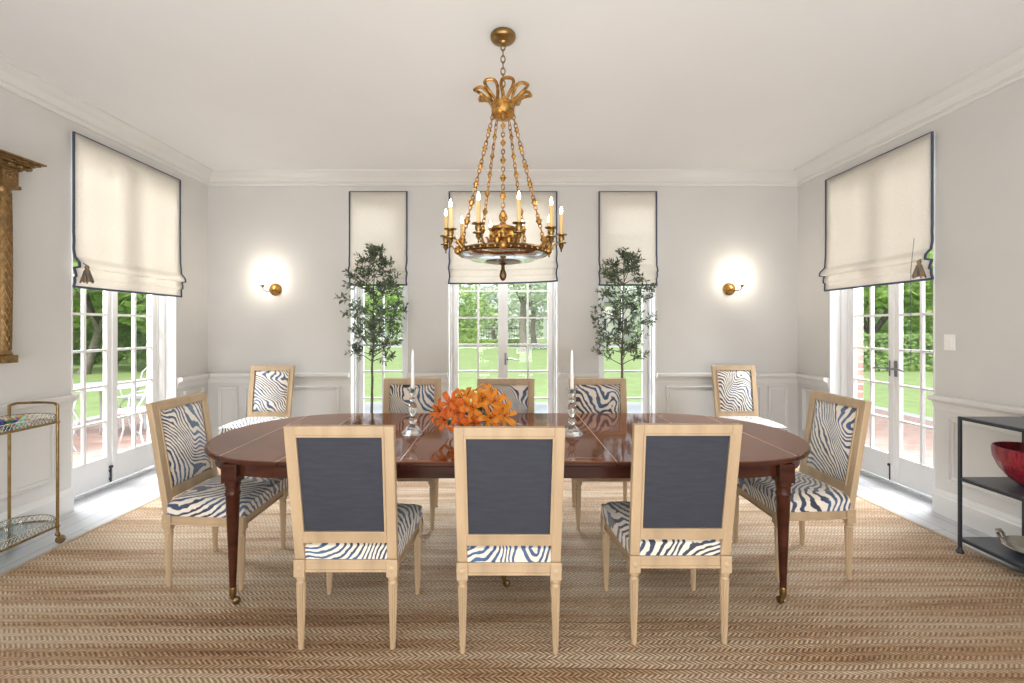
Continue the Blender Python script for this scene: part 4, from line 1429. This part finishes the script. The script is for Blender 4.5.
# ------------------------------------------------------------------ olive trees in planters
def olive(x, y, seed, top, crown0, profile, n_branch, leaves, lb):
    rt = random.Random(seed)
    root = thing('olive_tree', lb, 'potted tree', (x, y, FZ), 0, 'potted olive trees by the narrow windows')
    pot = obj('planter', MB().lathe([(0.06, 0.0), (0.07, 0.006), (0.115, 0.24), (0.125, 0.25), (0.125, 0.28), (0.110, 0.28), (0.106, 0.25), (0.0, 0.25)], 32, cap=False), M['pot'], root, smooth=True)
    obj('soil', MB().lathe([(0.0, 0.258), (0.08, 0.256), (0.1065, 0.252)], 24, cap=False), M['soil'], pot, smooth=True)
    tk = []
    n = 16
    wob = [rt.uniform(-0.008, 0.008) for _ in range(n + 1)]
    for i in range(n + 1):
        t = i / n
        tk.append(Vector((wob[i] * (0.4 + t) + 0.015 * math.sin(3 * t + seed), wob[-1 - i] * (0.4 + t), 0.25 + (top - 0.06 - 0.25) * t)))
    obj('trunk', MB().tube(tk, [0.017 - 0.014 * i / n for i in range(n + 1)], 8), M['bark'], root, smooth=True)
    tw, lf = MB(), MB()
    def leafs(p, d, ln):
        """paired slender leaves along a twig"""
        d = d.normalized()
        k = int(ln / 0.017)
        for i in range(k):
            b0 = p + d * (ln * (i + 0.6) / k)
            for s in (-1, 1):
                side = d.orthogonal()
                side.rotate(Matrix.Rotation(rt.random() * 2 * PI, 3, d))
                v = (d * rt.uniform(0.5, 1.1) + side * rt.uniform(0.6, 1.0)).normalized()
                L = rt.uniform(0.038, 0.062)
                w_ = v.cross(Vector((rt.uniform(-1, 1), rt.uniform(-1, 1), rt.uniform(-1, 1)))).normalized() * L * 0.17
                lf.add([b0, b0 + v * L * 0.45 - w_, b0 + v * L, b0 + v * L * 0.45 + w_], [(0, 1, 2, 3)])
    def trunk_at(z):
        t = max(0, min(0.999, (z - 0.25) / (top - 0.31)))
        i = int(t * n)
        return tk[i].lerp(tk[min(i + 1, n)], t * n - i)
    for b in range(n_branch):
        f = (b + rt.random()) / n_branch
        z = crown0 + (top - crown0) * f * 0.97
        reach = profile(f) * rt.uniform(0.75, 1.08)
        a = b * 2.399 + rt.uniform(-0.4, 0.4)
        zs = z - reach * rt.uniform(0.15, 0.5)
        p0 = trunk_at(max(zs, crown0 - 0.05))
        e = Vector((p0.x + reach * math.cos(a), p0.y + reach * math.sin(a) * 0.42, z + rt.uniform(-0.02, 0.05)))
        mid = p0.lerp(e, 0.5) + Vector((0, 0, rt.uniform(-0.03, 0.05)))
        pts = []
        for i in range(7):
            t = i / 6
            pts.append(p0 * (1 - t) ** 2 + mid * 2 * t * (1 - t) + e * t ** 2)
        tw.tube(pts, [0.0055 - 0.004 * i / 6 for i in range(7)], 5)
        for i in range(3, 7):
            if reach < 0.1 and i < 4:
                continue
            for q in range(leaves):
                d = (pts[i] - pts[i - 1]).normalized()
                sd = Vector((rt.uniform(-1, 1), rt.uniform(-0.7, 0.7), rt.uniform(-0.55, 0.9))).normalized()
                dd = (d * 0.6 + sd).normalized()
                ln = rt.uniform(0.05, 0.10)
                tw.tube([pts[i], pts[i] + dd * ln], 0.0014, 4)
                leafs(pts[i], dd, ln)
    top_p = tk[-1]
    for q in range(6):
        dd = Vector((rt.uniform(-.5, .5), rt.uniform(-.4, .4), rt.uniform(0.3, 1))).normalized()
        leafs(top_p, dd, 0.11)
        tw.tube([top_p, top_p + dd * 0.11], 0.0014, 4)
    for m_ in (tw, lf):
        for p in m_.v:
            if p.y > 0.13:
                p.y = 0.13 + (p.y - 0.13) * 0.25
    obj('branches', tw, M['bark'], root, smooth=True)
    obj('foliage', lf, M['olive'], root)
    return root
lob = lambda f: 0.08 + 0.245 * math.sin(PI * min(1, 0.16 + f * 0.84)) ** 0.8 if f < 0.72 else 0.10 + 0.15 * (1 - (f - 0.72) / 0.28)
olive(-1.39, 4.90, 5, 2.24, 1.09, lob, 46, 2, 'leafier potted olive tree before the narrow window on the brass cart side')
lob2 = lambda f: 0.12 + 0.21 * math.sin(PI * min(1, 0.15 + f * 0.85)) ** 0.7 if f < 0.75 else 0.12 + 0.14 * (1 - (f - 0.75) / 0.25)
olive(1.28, 4.90, 23, 2.20, 1.06, lob2, 38, 2, 'sparser potted olive tree before the narrow window on the black shelf side')

# ------------------------------------------------------------------ brass bar cart
bc = thing('bar_cart', 'brass two-tier bar cart with glass shelves and pierced gallery rails', 'bar cart', (0, 0, FZ))
BX0, BX1, BY0, BY1 = -3.22, -2.905, 1.75, 3.00
def oval(ins, n=12):
    """plan of the shelves: straight sides and bowed ends"""
    pts = []
    xm, hw = (BX0 + BX1) / 2, (BX1 - BX0) / 2 - ins
    for k in range(n + 1):
        t = -1 + 2 * k / n
        pts.append((xm - t * hw, BY1 - ins + 0.07 * (1 - t * t)))
    for k in range(n + 1):
        t = -1 + 2 * k / n
        pts.append((xm + t * hw, BY0 + ins - 0.07 * (1 - t * t)))
    return pts
for x in (BX0, BX1):
    for y in (BY0, BY1):
        ps = obj('post', MB().lathe([(0.0085, 0.062), (0.0085, 0.905)], 12, Matrix.Translation((x, y, 0))).sphere((x, y, 0.792), 0.013, 12, 8).sphere((x, y, 0.115), 0.013, 12, 8).lathe([(0.011, 0.05), (0.015, 0.06), (0.011, 0.075)], 12, Matrix.Translation((x, y, 0))), M['brass'], bc, smooth=True)
        R = Matrix.Translation((x + 0.012, y + 0.008, 0.026)) @ Matrix.Rotation(0.5, 4, 'Z') @ Matrix.Rotation(PI / 2, 4, 'X')
        obj('caster', MB().lathe([(0.004, -0.012), (0.022, -0.011), (0.026, -0.007), (0.026, 0.007), (0.022, 0.011), (0.004, 0.012)], 20, R).tube([(x, y, 0.06), (x + 0.006, y + 0.004, 0.045), (x + 0.012, y + 0.008, 0.026)], 0.007, 6), M['bronze'], ps, smooth=True)
# push handles: a brass bow at each end
for y, s in ((BY1, 1), (BY0, -1)):
    pts = [(BX1, y, 0.900)] + [(BX1 + (BX0 - BX1) * k / 10, y + s * 0.05 * math.sin(PI * k / 10), 0.912) for k in range(1, 10)] + [(BX0, y, 0.900)]
    obj('handle', MB().tube(pts, 0.0085, 8), M['brass'], bc, smooth=True)
for zs in (0.792, 0.115):
    pl = oval(0.004)
    n_ = len(pl)
    mb = MB()
    mb.add([(x, y, zs - 0.004) for x, y in pl] + [(x, y, zs + 0.004) for x, y in pl], [tuple(reversed(range(n_))), tuple(range(n_, 2 * n_))] + [(k, (k + 1) % n_, n_ + (k + 1) % n_, n_ + k) for k in range(n_)])
    sh = obj('shelf', mb, M['shelfglass'], bc)
    ed = MB().tube([(x, y, zs) for x, y in oval(0.0)], 0.008, 6, closed=True)
    obj('shelf_rim', ed, M['brass'], sh, smooth=True)
    # pierced gallery: a lattice of little bars between two rails
    gl = MB().tube([(x, y, zs + 0.046) for x, y in pl], 0.003, 5, closed=True)
    ring = []
    for k in range(n_):
        a, b = Vector((*pl[k], 0)), Vector((*pl[(k + 1) % n_], 0))
        m_ = max(1, round((b - a).length / 0.022))
        ring += [a.lerp(b, q / m_) for q in range(m_)]
    for k in range(len(ring)):
        a, b = ring[k], ring[(k + 1) % len(ring)]
        for z0_, z1_ in ((0.006, 0.046), (0.046, 0.006)):
            gl.tube([(a.x, a.y, zs + z0_), (b.x, b.y, zs + z1_)], 0.0016, 4)
    obj('gallery', gl, M['silver'], sh, smooth=True)

# coloured glass ornaments and clear tumblers on the cart
cols = [('cobalt', (0.02, 0.05, 0.30)), ('amber', (0.75, 0.30, 0.02)), ('emerald', (0.02, 0.16, 0.07)), ('yellow', (0.70, 0.48, 0.04)), ('violet', (0.10, 0.08, 0.40)), ('turquoise', (0.25, 0.60, 0.48))]
GM = {n_: simple(n_ + '_glass', c, 0.08, coat=1.0, noise=0.25, nscale=30) for n_, c in cols}
zt = FZ + 0.797
ORN = [('cobalt', -2.985, 2.715, 0.0), ('amber', -3.00, 2.80, 0.5), ('emerald', -2.965, 2.745, 0.2), ('yellow', -3.03, 2.84, 1.0), ('violet', -2.975, 2.775, 0.3), ('turquoise', -2.96, 2.80, 0.8)]
for n_, x, y, a in ORN:
    r = thing('glass_ornament', '%s glass bird ornament on the upper shelf of the brass cart' % {'cobalt': 'dark blue', 'amber': 'orange', 'emerald': 'dark green', 'yellow': 'golden yellow', 'violet': 'violet blue', 'turquoise': 'pale turquoise'}[n_], 'glass ornament', (x, y, zt), a, 'coloured glass ornaments on the brass cart')
    obj('body', MB().lathe([(0.012, 0.0), (0.013, 0.004), (0.006, 0.012)], 12).sphere((0, 0, 0.034), (0.032, 0.017, 0.022), 14, 10).tube([(0.022, 0, 0.044), (0.034, 0, 0.060), (0.040, 0, 0.064)], [0.010, 0.010, 0.007], 8), GM[n_], r, smooth=True)
    obj('beak', MB().tube([(0.044, 0, 0.064), (0.056, 0, 0.060)], [0.004, 0.0012], 6), GM['amber'], r, smooth=True)
    obj('tail', MB().tube([(-0.022, 0, 0.036), (-0.045, 0, 0.052), (-0.062, 0, 0.064)], [0.010, 0.007, 0.003], 8, flat=0.5), GM[n_], r, smooth=True)
zl = FZ + 0.1195
TUM = [(-3.02, 2.70), (-3.10, 2.76), (-3.02, 2.79), (-3.11, 2.86), (-3.05, 2.90)]
for i, (x, y) in enumerate(TUM):
    r = obj('tumbler', MB().lathe([(0.030, 0.0), (0.033, 0.004), (0.038, 0.085), (0.0365, 0.085), (0.031, 0.010), (0.0, 0.010)], 16, cap=False), M['tumbler'], None, smooth=True, loc=(x, y, zl))
    tag(r, 'clear glass tumbler on the lower shelf of the brass bar cart', 'drinking glass', 'tumblers on the lower shelf of the bar cart')

# ------------------------------------------------------------------ gilt pier mirror on the left wall
mr = thing('pier_mirror', 'antique gilt mirror with carved column and cornice on the wall above the brass cart', 'mirror', (-WX, 2.42, 0), PI / 2)
GF = M['giltframe']
# local: x along the wall away from the camera, y into the wall, z up
hw = 0.575
for s in (-1, 1):
    x = s * hw
    T = Matrix.Translation((x, -0.062, 0))
    cl = MB().lathe([(0.042, 1.215), (0.046, 1.222), (0.040, 1.235), (0.036, 1.245), (0.0345, 1.30), (0.041, 1.65), (0.041, 1.85), (0.036, 2.25), (0.034, 2.285), (0.040, 2.295), (0.042, 2.305)], 20, T)
    c = obj('column', cl, GF, mr, smooth=True)
    # diamond-net carving wound both ways round the shaft
    wr = MB()
    for k in range(10):
        for sg in (-1, 1):
            pts = []
            for j in range(46):
                t = j / 45
                a = 2 * PI * k / 10 + sg * t * 9.0
                z = 1.25 + 1.03 * t
                rr = 0.037 + 0.0045 * math.sin(PI * t)
                pts.append((x + rr * math.cos(a), -0.062 + rr * math.sin(a), z))
            wr.tube(pts, 0.003, 4)
    obj('carving', wr, GF, c, smooth=True)
    obj('base_block', MB().box((x - 0.048, -0.112, 1.165), (x + 0.048, 0, 1.215)), GF, mr, bevel=0.004)
    bk = MB().box((x - 0.058, -0.122, 2.305), (x + 0.058, 0, 2.33)).box((x - 0.050, -0.112, 2.33), (x + 0.050, 0, 2.425))
    cb = obj('capital_block', bk, GF, mr, bevel=0.004)
    ro, rs_ = MB(), MB()
    for k in range(8):
        a = 2 * PI * k / 8
        ro.sphere((x + 0.022 * math.cos(a), -0.115, 2.378 + 0.022 * math.sin(a)), (0.011, 0.006, 0.011), 8, 6)
        rs_.sphere((x + s * 0.052, -0.056 + 0.022 * math.cos(a), 2.378 + 0.022 * math.sin(a)), (0.006, 0.011, 0.011), 8, 6)
    ro.sphere((x, -0.116, 2.378), (0.016, 0.008, 0.016), 8, 6)
    rs_.sphere((x + s * 0.053, -0.056, 2.378), (0.008, 0.016, 0.016), 8, 6)
    obj('rosette', rs_, GF, cb, smooth=True)
    obj('rosette', ro, GF, cb, smooth=True)
cn = MB()
for (e, z0_, z1_, dep) in ((0.060, 2.425, 2.440, 0.115), (0.075, 2.440, 2.452, 0.135), (0.105, 2.466, 2.478, 0.165), (0.125, 2.478, 2.490, 0.185), (0.145, 2.490, 2.502, 0.205)):
    cn.box((-hw - e, -dep, z0_), (hw + e, 0, z1_))
cn.box((-hw - 0.078, -0.14, 2.450), (hw + 0.078, 0, 2.468))
co = obj('cornice', cn, GF, mr, bevel=0.003)
for k in range(22):
    obj('ball_drop', MB().sphere((-hw - 0.085 + (2 * hw + 0.17) * k / 21, -0.148, 2.452), 0.014, 10, 7), GF, co, smooth=True)
for k in range(3):
    for s in (-1, 1):
        obj('ball_drop', MB().sphere((s * (hw + 0.088), -0.03 - 0.05 * k, 2.452), 0.014, 10, 7), GF, co, smooth=True)
obj('lower_rail', MB().box((-hw, -0.05, 1.18), (hw, 0, 1.25)), GF, mr, bevel=0.006)
obj('upper_rail', MB().box((-hw, -0.05, 2.30), (hw, 0, 2.425)), GF, mr, bevel=0.006)
obj('mirror_glass', MB().box((-hw, -0.02, 1.25), (hw, -0.004, 2.30)), M['mirror'], mr)

# ------------------------------------------------------------------ black etagere with bowl and tray
et = thing('shelf_unit', 'low open black iron shelf unit with three slate shelves against the wall', 'shelf unit', (0, 0, 0))
EX0, EX1, EY0, EY1 = 2.836, 3.235, 1.50, 2.855
for x in (EX0, EX1):
    for y in (EY0, EY1):
        zf = 0.0 if x == EX0 else FZ
        pp = obj('post', MB().box((x - 0.008, y - 0.008, zf + 0.03), (x + 0.008, y + 0.008, 0.845)), M['iron'], et, bevel=0.002)
        obj('foot', MB().lathe([(0.020, zf), (0.022, zf + 0.006), (0.014, zf + 0.022), (0.010, zf + 0.034)], 14, Matrix.Translation((x, y, 0))), M['iron'], pp, smooth=True)
for z in (0.845, 0.469, 0.096):
    s_ = obj('shelf', MB().box((EX0 + 0.004, EY0 + 0.004, z - 0.018), (EX1 - 0.004, EY1 - 0.004, z)), M['slate'], et, bevel=0.002)
    fr = MB().box((EX0 - 0.006, EY0, z - 0.020), (EX0 + 0.006, EY1, z - 0.002)).box((EX1 - 0.006, EY0, z - 0.020), (EX1 + 0.006, EY1, z - 0.002))
    fr.box((EX0, EY0 - 0.006, z - 0.020), (EX1, EY0 + 0.006, z - 0.002)).box((EX0, EY1 - 0.006, z - 0.020), (EX1, EY1 + 0.006, z - 0.002))
    obj('shelf_edge', fr, M['iron'], s_)
bw_ = thing('red_bowl', 'deep red ribbed bowl on the middle shelf of the black shelf unit', 'bowl', (3.10, 2.665, 0.4695))
obj('bowl_body', MB().lathe([(0.060, 0.0), (0.075, 0.004), (0.120, 0.040), (0.160, 0.095), (0.184, 0.155), (0.189, 0.200), (0.186, 0.222), (0.180, 0.223), (0.180, 0.200), (0.174, 0.155), (0.150, 0.095), (0.108, 0.045), (0.05, 0.016), (0.0, 0.014)], 64, flute=0.025, cap=False), M['redbowl'], bw_, smooth=True)
tr = thing('silver_tray', 'round silver tray with looped handles on the bottom shelf of the black shelf unit', 'tray', (3.09, 2.60, 0.0965))
obj('dish', MB().lathe([(0.11, 0.0), (0.125, 0.003), (0.160, 0.022), (0.188, 0.034), (0.192, 0.038), (0.188, 0.041), (0.158, 0.028), (0.12, 0.009), (0.0, 0.007)], 48, cap=False), M['silver'], tr, smooth=True)
for s in (1, -1):
    a0 = math.radians(126) if s > 0 else math.radians(-54)
    ca, sa = math.cos(a0), math.sin(a0)
    pts = []
    for (r_, t_, z_) in ((0.178, -0.050, 0.036), (0.186, -0.050, 0.062), (0.196, -0.040, 0.078), (0.204, 0.0, 0.082), (0.196, 0.040, 0.078), (0.186, 0.050, 0.062), (0.178, 0.050, 0.036)):
        pts.append((r_ * ca - t_ * sa, r_ * sa + t_ * ca, z_))
    obj('handle', MB().tube(pts, [0.007, 0.008, 0.010, 0.011, 0.010, 0.008, 0.007], 8), M['silver'], tr, smooth=True)

# ------------------------------------------------------------------ outside: patio, lawn, planting, garden furniture, houses
GZ = -0.10
def ground(name, lo, hi, m):
    return struct(obj(name, MB().box((lo[0], lo[1], GZ - 0.3), (hi[0], hi[1], hi[2])), m))
ground('lawn', (-90, -12), (90, 60, GZ - 0.02), M['lawn'])
ground('patio', (-6.6, -6), (-3.62, 9.2, GZ), M['paver'])
ground('patio', (3.62, -6), (6.8, 9.2, GZ), M['paver'])
ground('terrace', (-3.62, 5.47), (3.62, 9.2, GZ), M['concrete'])
ground('patio_kerb', (-6.85, -6), (-6.6, 9.2, GZ + 0.01), M['concrete'])
ground('patio_kerb', (6.8, -6), (7.05, 9.2, GZ + 0.01), M['concrete'])
ground('garden_path', (-60, 34), (60, 37, GZ - 0.01), M['concrete'])

def cards(mb, rt, c, r, n, size):
    """leaf cards spread through an ellipsoid, denser at its skin"""
    for _ in range(n):
        v = Vector((rt.gauss(0, 1), rt.gauss(0, 1), rt.gauss(0, 1)))
        if v.length < 1e-3:
            continue
        v.normalize()
        v *= rt.random() ** 0.22
        p = Vector((c[0] + v.x * r[0], c[1] + v.y * r[1], c[2] + v.z * r[2]))
        a = Vector((rt.uniform(-1, 1), rt.uniform(-1, 1), rt.uniform(-0.6, 0.6))).normalized()
        b = a.cross(Vector((rt.uniform(-1, 1), rt.uniform(-1, 1), rt.uniform(-1, 1)))).normalized()
        s = size * rt.uniform(0.6, 1.3)
        mb.add([p - a * s, p - b * s * 0.55, p + a * s, p + b * s * 0.55], [(0, 1, 2, 3)])

def tree(x, y, h, r, seed, lb, m='treeleaf', n=2600, trunk_h=None, tr_r=0.2, lean=0.0, size=0.16, fork=True, group=None):
    rt = random.Random(seed)
    root = thing('garden_tree', lb, 'tree', (x, y, GZ - 0.02), 0, group)
    th = trunk_h or h * 0.4
    mb = MB()
    top = Vector((lean, 0, th))
    mb.tube([(0, 0, 0), (lean * 0.2 + 0.1 * tr_r, 0, th * 0.12), (lean * 0.5 - 0.3 * tr_r, 0.1, th * 0.5), top], [tr_r * 1.5, tr_r, tr_r * 0.85, tr_r * 0.7], 10)
    for k in range(6 if fork else 3):
        a = 2 * PI * k / 6 + rt.random()
        e = top + Vector((math.cos(a) * r * 0.7, math.sin(a) * r * 0.7, (h - th) * rt.uniform(0.35, 0.8)))
        m_ = top.lerp(e, 0.5) + Vector((0, 0, rt.uniform(-0.1, 0.2) * r))
        mb.tube([top - Vector((0, 0, 0.1)), m_, e], [tr_r * 0.55, tr_r * 0.35, tr_r * 0.1], 7)
    obj('trunk', mb, M['gardenbark'], root, smooth=True)
    lf = MB()
    blobs = 9
    for k in range(blobs):
        a = 2 * PI * k / (blobs - 1) + rt.random() * 0.5
        rr = r * rt.uniform(0.45, 0.75) if k else 0
        zc = th + (h - th) * rt.uniform(0.10, 0.70) if k else h - (h - th) * 0.35
        s = r * rt.uniform(0.45, 0.62)
        cards(lf, rt, (lean + rr * math.cos(a), rr * math.sin(a), zc), (s, s, s * 0.72), n // blobs, size)
    obj('crown', lf, M[m], root)
    return root

def hedge(x0, x1, y0, y1, h, seed, lb, m='hedgeleaf', n=3000, size=0.09):
    rt = random.Random(seed)
    root = thing('hedge', lb, 'hedge', ((x0 + x1) / 2, (y0 + y1) / 2, GZ - 0.02))
    lf = MB()
    hx, hy = (x1 - x0) / 2, (y1 - y0) / 2
    core = MB().box((-hx + 0.15, -hy + 0.15, 0), (hx - 0.15, hy - 0.15, h - 0.15))
    obj('stems', core, M['hedgeleaf'], root)
    for _ in range(n):
        f = rt.random()
        p = Vector((rt.uniform(-hx, hx), rt.uniform(-hy, hy), rt.uniform(0.02, h)))
        if f < 0.4:
            p.y = -hy + abs(rt.gauss(0, 0.06))
        elif f < 0.7:
            p.z = h - abs(rt.gauss(0, 0.06))
        elif f < 0.85:
            p.x = -hx if rt.random() < 0.5 else hx
        a = Vector((rt.uniform(-1, 1), rt.uniform(-1, 1), rt.uniform(-1, 1))).normalized()
        b = a.orthogonal().normalized()
        s = size * rt.uniform(0.6, 1.3)
        lf.add([p - a * s, p - b * s * 0.55, p + a * s, p + b * s * 0.55], [(0, 1, 2, 3)])
    obj('leaves', lf, M[m], root)
    return root

# beyond the left door: a close green screen of trees, shrubs underneath
tree(-13.5, 14.8, 6.2, 2.6, 1, 'bright leafy tree with a forked dark trunk seen through the door behind the brass cart', n=6500, trunk_h=1.5, tr_r=0.13, lean=0.5, size=0.15)
tree(-11.2, 17.5, 6.5, 2.7, 2, 'dense green tree beyond the white garden chairs', n=6500, trunk_h=1.2, tr_r=0.12, size=0.16)
tree(-18.5, 17.5, 7.0, 3.2, 3, 'tall green tree at the far edge of the side lawn', n=5500, trunk_h=1.3, tr_r=0.16, size=0.18)
tree(-14.5, 24.5, 8.0, 3.8, 4, 'broad tree farther off behind the garden chairs', 'treeleaf', n=5500, trunk_h=1.4, size=0.22)
tree(-24.5, 24.0, 9.0, 4.0, 24, 'far broad tree seen past the forked trunk tree', 'treeleaf', n=5000, trunk_h=1.4, size=0.24)
hedge(-22, -9.0, 18.6, 20.2, 2.0, 5, 'dark shrub border under the trees beyond the garden chairs', n=5000, size=0.12)
# beyond the right door
tree(15.2, 19.0, 6.6, 2.9, 6, 'spreading tree beyond the door with lever handles', 'treeleaf', n=6000, trunk_h=1.2, tr_r=0.13, size=0.16)
tree(21.0, 20.5, 7.6, 3.2, 7, 'loose bright green tree beyond the dark clipped hedge', 'treeleaf', n=5000, trunk_h=1.3, tr_r=0.15, size=0.18)
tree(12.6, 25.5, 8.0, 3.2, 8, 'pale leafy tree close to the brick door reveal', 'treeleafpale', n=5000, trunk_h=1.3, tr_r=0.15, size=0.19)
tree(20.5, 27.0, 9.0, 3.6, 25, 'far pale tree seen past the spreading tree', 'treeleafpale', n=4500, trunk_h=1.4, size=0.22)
hedge(9.0, 24, 15.6, 17.0, 1.25, 9, 'long dark clipped hedge across the lawn outside the door with lever handles', n=6000, size=0.09)
# beyond the back doors
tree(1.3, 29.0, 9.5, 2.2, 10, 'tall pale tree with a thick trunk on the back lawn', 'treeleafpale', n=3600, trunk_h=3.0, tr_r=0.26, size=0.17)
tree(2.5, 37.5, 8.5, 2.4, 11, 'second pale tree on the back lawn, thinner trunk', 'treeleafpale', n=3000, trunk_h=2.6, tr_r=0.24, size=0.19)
tree(-4.9, 42.5, 6.0, 3.4, 12, 'rounded green tree behind the bright clipped hedge', 'treeleaf', n=2600, trunk_h=1.0, tr_r=0.2, size=0.22)
tree(-13.0, 46.0, 8.0, 4.5, 13, 'wide green tree at the far end of the back lawn', 'treeleaf', n=2600, trunk_h=1.6, tr_r=0.3, size=0.26)
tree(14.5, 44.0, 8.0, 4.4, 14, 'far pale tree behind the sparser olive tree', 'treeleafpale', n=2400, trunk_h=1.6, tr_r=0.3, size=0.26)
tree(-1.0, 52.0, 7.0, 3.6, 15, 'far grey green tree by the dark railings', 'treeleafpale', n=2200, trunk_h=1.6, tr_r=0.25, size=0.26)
hedge(-4.2, -2.1, 38.0, 39.2, 1.35, 16, 'bright green clipped hedge block on the back lawn', 'brighthedge', n=1500, size=0.12)
hedge(-4.6, 1.2, 35.4, 36.2, 0.55, 17, 'low bright green border hedge along the garden path', 'brighthedge', n=1800, size=0.10)
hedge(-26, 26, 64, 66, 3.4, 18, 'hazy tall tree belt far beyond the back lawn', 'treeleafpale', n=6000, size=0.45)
hedge(-36, -33, 14, 60, 6.0, 19, 'tall green tree belt far out beyond the patio chairs', 'treeleaf', n=6000, size=0.45)
hedge(33, 36, 14, 60, 6.0, 20, 'tall green tree belt far out beyond the dark clipped hedge', 'treeleaf', n=6000, size=0.45)
fc = thing('garden_fence', 'dark iron railings at the far end of the back lawn', 'fence', (-1.2, 45, GZ))
mb = MB()
for k in range(25):
    mb.box((-3.2 + k * 0.25, -0.02, 0), (-3.17 + k * 0.25, 0.02, 1.5))
obj('railing', mb, M['iron'], fc)
obj('rail_bar', MB().box((-3.25, -0.03, 1.32), (2.9, 0.03, 1.38)).box((-3.25, -0.03, 0.12), (2.9, 0.03, 0.18)), M['iron'], fc)

def house(x, y, W_, D_, H_, lb):
    r = thing('house', lb, 'house', (x, y, GZ))
    obj('walls', MB().box((-W_ / 2, 0, 0), (W_ / 2, D_, H_)), M['stucco'], r)
    rf = MB()
    e = 0.5
    rf.add([(-W_ / 2 - e, -e, H_), (W_ / 2 + e, -e, H_), (W_ / 2 + e, D_ + e, H_), (-W_ / 2 - e, D_ + e, H_), (-W_ / 2 + 2, D_ / 2, H_ + 2.4), (W_ / 2 - 2, D_ / 2, H_ + 2.4)],
           [(0, 1, 5, 4), (1, 2, 5), (2, 3, 4, 5), (3, 0, 4), (3, 2, 1, 0)])
    obj('roof', rf, M['roof'], r)
    for k in range(4):
        xx = -W_ / 2 + W_ * (k + 0.5) / 4
        f = obj('window', MB().box((xx - 0.6, -0.06, 1.0), (xx + 0.6, 0.0, 2.5)), M['white'], r)
        obj('window_pane', MB().box((xx - 0.5, -0.09, 1.1), (xx + 0.5, -0.05, 2.4)), M['darkglass'], f)
house(9.6, 50, 9, 8, 4.2, 'pale cream house across the far lawn behind the pale trees')

# white wrought-iron garden set
gt = thing('garden_table', 'white iron garden table on the brick patio', 'garden table', (-5.35, 6.15, GZ))
obj('table_top', MB().lathe([(0.50, 0.70), (0.51, 0.705), (0.51, 0.72), (0.50, 0.725)], 36), M['gardeniron'], gt, smooth=True)
for k in range(4):
    a = PI / 4 + k * PI / 2
    ca, sa = math.cos(a), math.sin(a)
    obj('leg', MB().tube([(0.40 * ca, 0.40 * sa, 0.70), (0.34 * ca, 0.34 * sa, 0.55), (0.24 * ca, 0.24 * sa, 0.30), (0.30 * ca, 0.30 * sa, 0.08), (0.40 * ca, 0.40 * sa, 0.0)], 0.014, 8), M['gardeniron'], gt, smooth=True)
def make_garden_chair():
    r = empty('garden_chair')
    W_ = M['gardeniron']
    mb = MB().torus((0, 0, 0.44), 0.21, 0.013, 28, 8)
    for k in range(-4, 5):
        x = k * 0.046
        h = math.sqrt(max(0.0, 0.21 ** 2 - x * x))
        mb.box((x - 0.010, -h, 0.437), (x + 0.010, h, 0.444))
    obj('seat', mb, W_, r, smooth=True)
    for sx, sy in ((-1, 1), (1, 1), (-1, -1), (1, -1)):
        obj('leg', MB().tube([(sx * 0.15, sy * 0.14, 0.44), (sx * 0.19, sy * 0.18, 0.34), (sx * 0.15, sy * 0.15, 0.18), (sx * 0.20, sy * 0.21, 0.0)], 0.011, 7), W_, r, smooth=True)
    bk = MB()
    for s in (-1, 1):
        bk.tube([(s * 0.19, -0.10, 0.44), (s * 0.20, -0.20, 0.62), (s * 0.19, -0.25, 0.80), (s * 0.10, -0.27, 0.90), (0, -0.275, 0.93)], 0.011, 7)
        bk.tube([(s * 0.03, -0.21, 0.45), (s * 0.12, -0.23, 0.62), (s * 0.03, -0.25, 0.74), (s * 0.09, -0.265, 0.86)], 0.007, 6)
    obj('backrest', bk, W_, r, smooth=True)
    for s in (-1, 1):
        obj('armrest', MB().tube([(s * 0.20, -0.20, 0.66), (s * 0.26, -0.05, 0.66), (s * 0.25, 0.12, 0.63), (s * 0.20, 0.12, 0.45)], 0.009, 7), W_, r, smooth=True)
    return r
gc = make_garden_chair()
for i, (x, y, a, lb) in enumerate([
        (-4.72, 5.85, PI / 2 + 0.3, 'white iron garden chair on the house side of the patio table'),
        (-5.45, 6.95, PI, 'white iron garden chair on the lawn side of the patio table'),
        (-6.10, 6.15, -PI / 2, 'white iron garden chair beyond the patio table, farthest from the door'),
        (-5.30, 5.30, 0.2, 'white iron garden chair on the near side of the patio table')]):
    c = gc if i == 0 else copy_tree(gc)
    c.location = (x, y, GZ)
    c.rotation_euler = (0, 0, a)
    tag(c, lb, 'garden chair', 'white iron garden chairs')
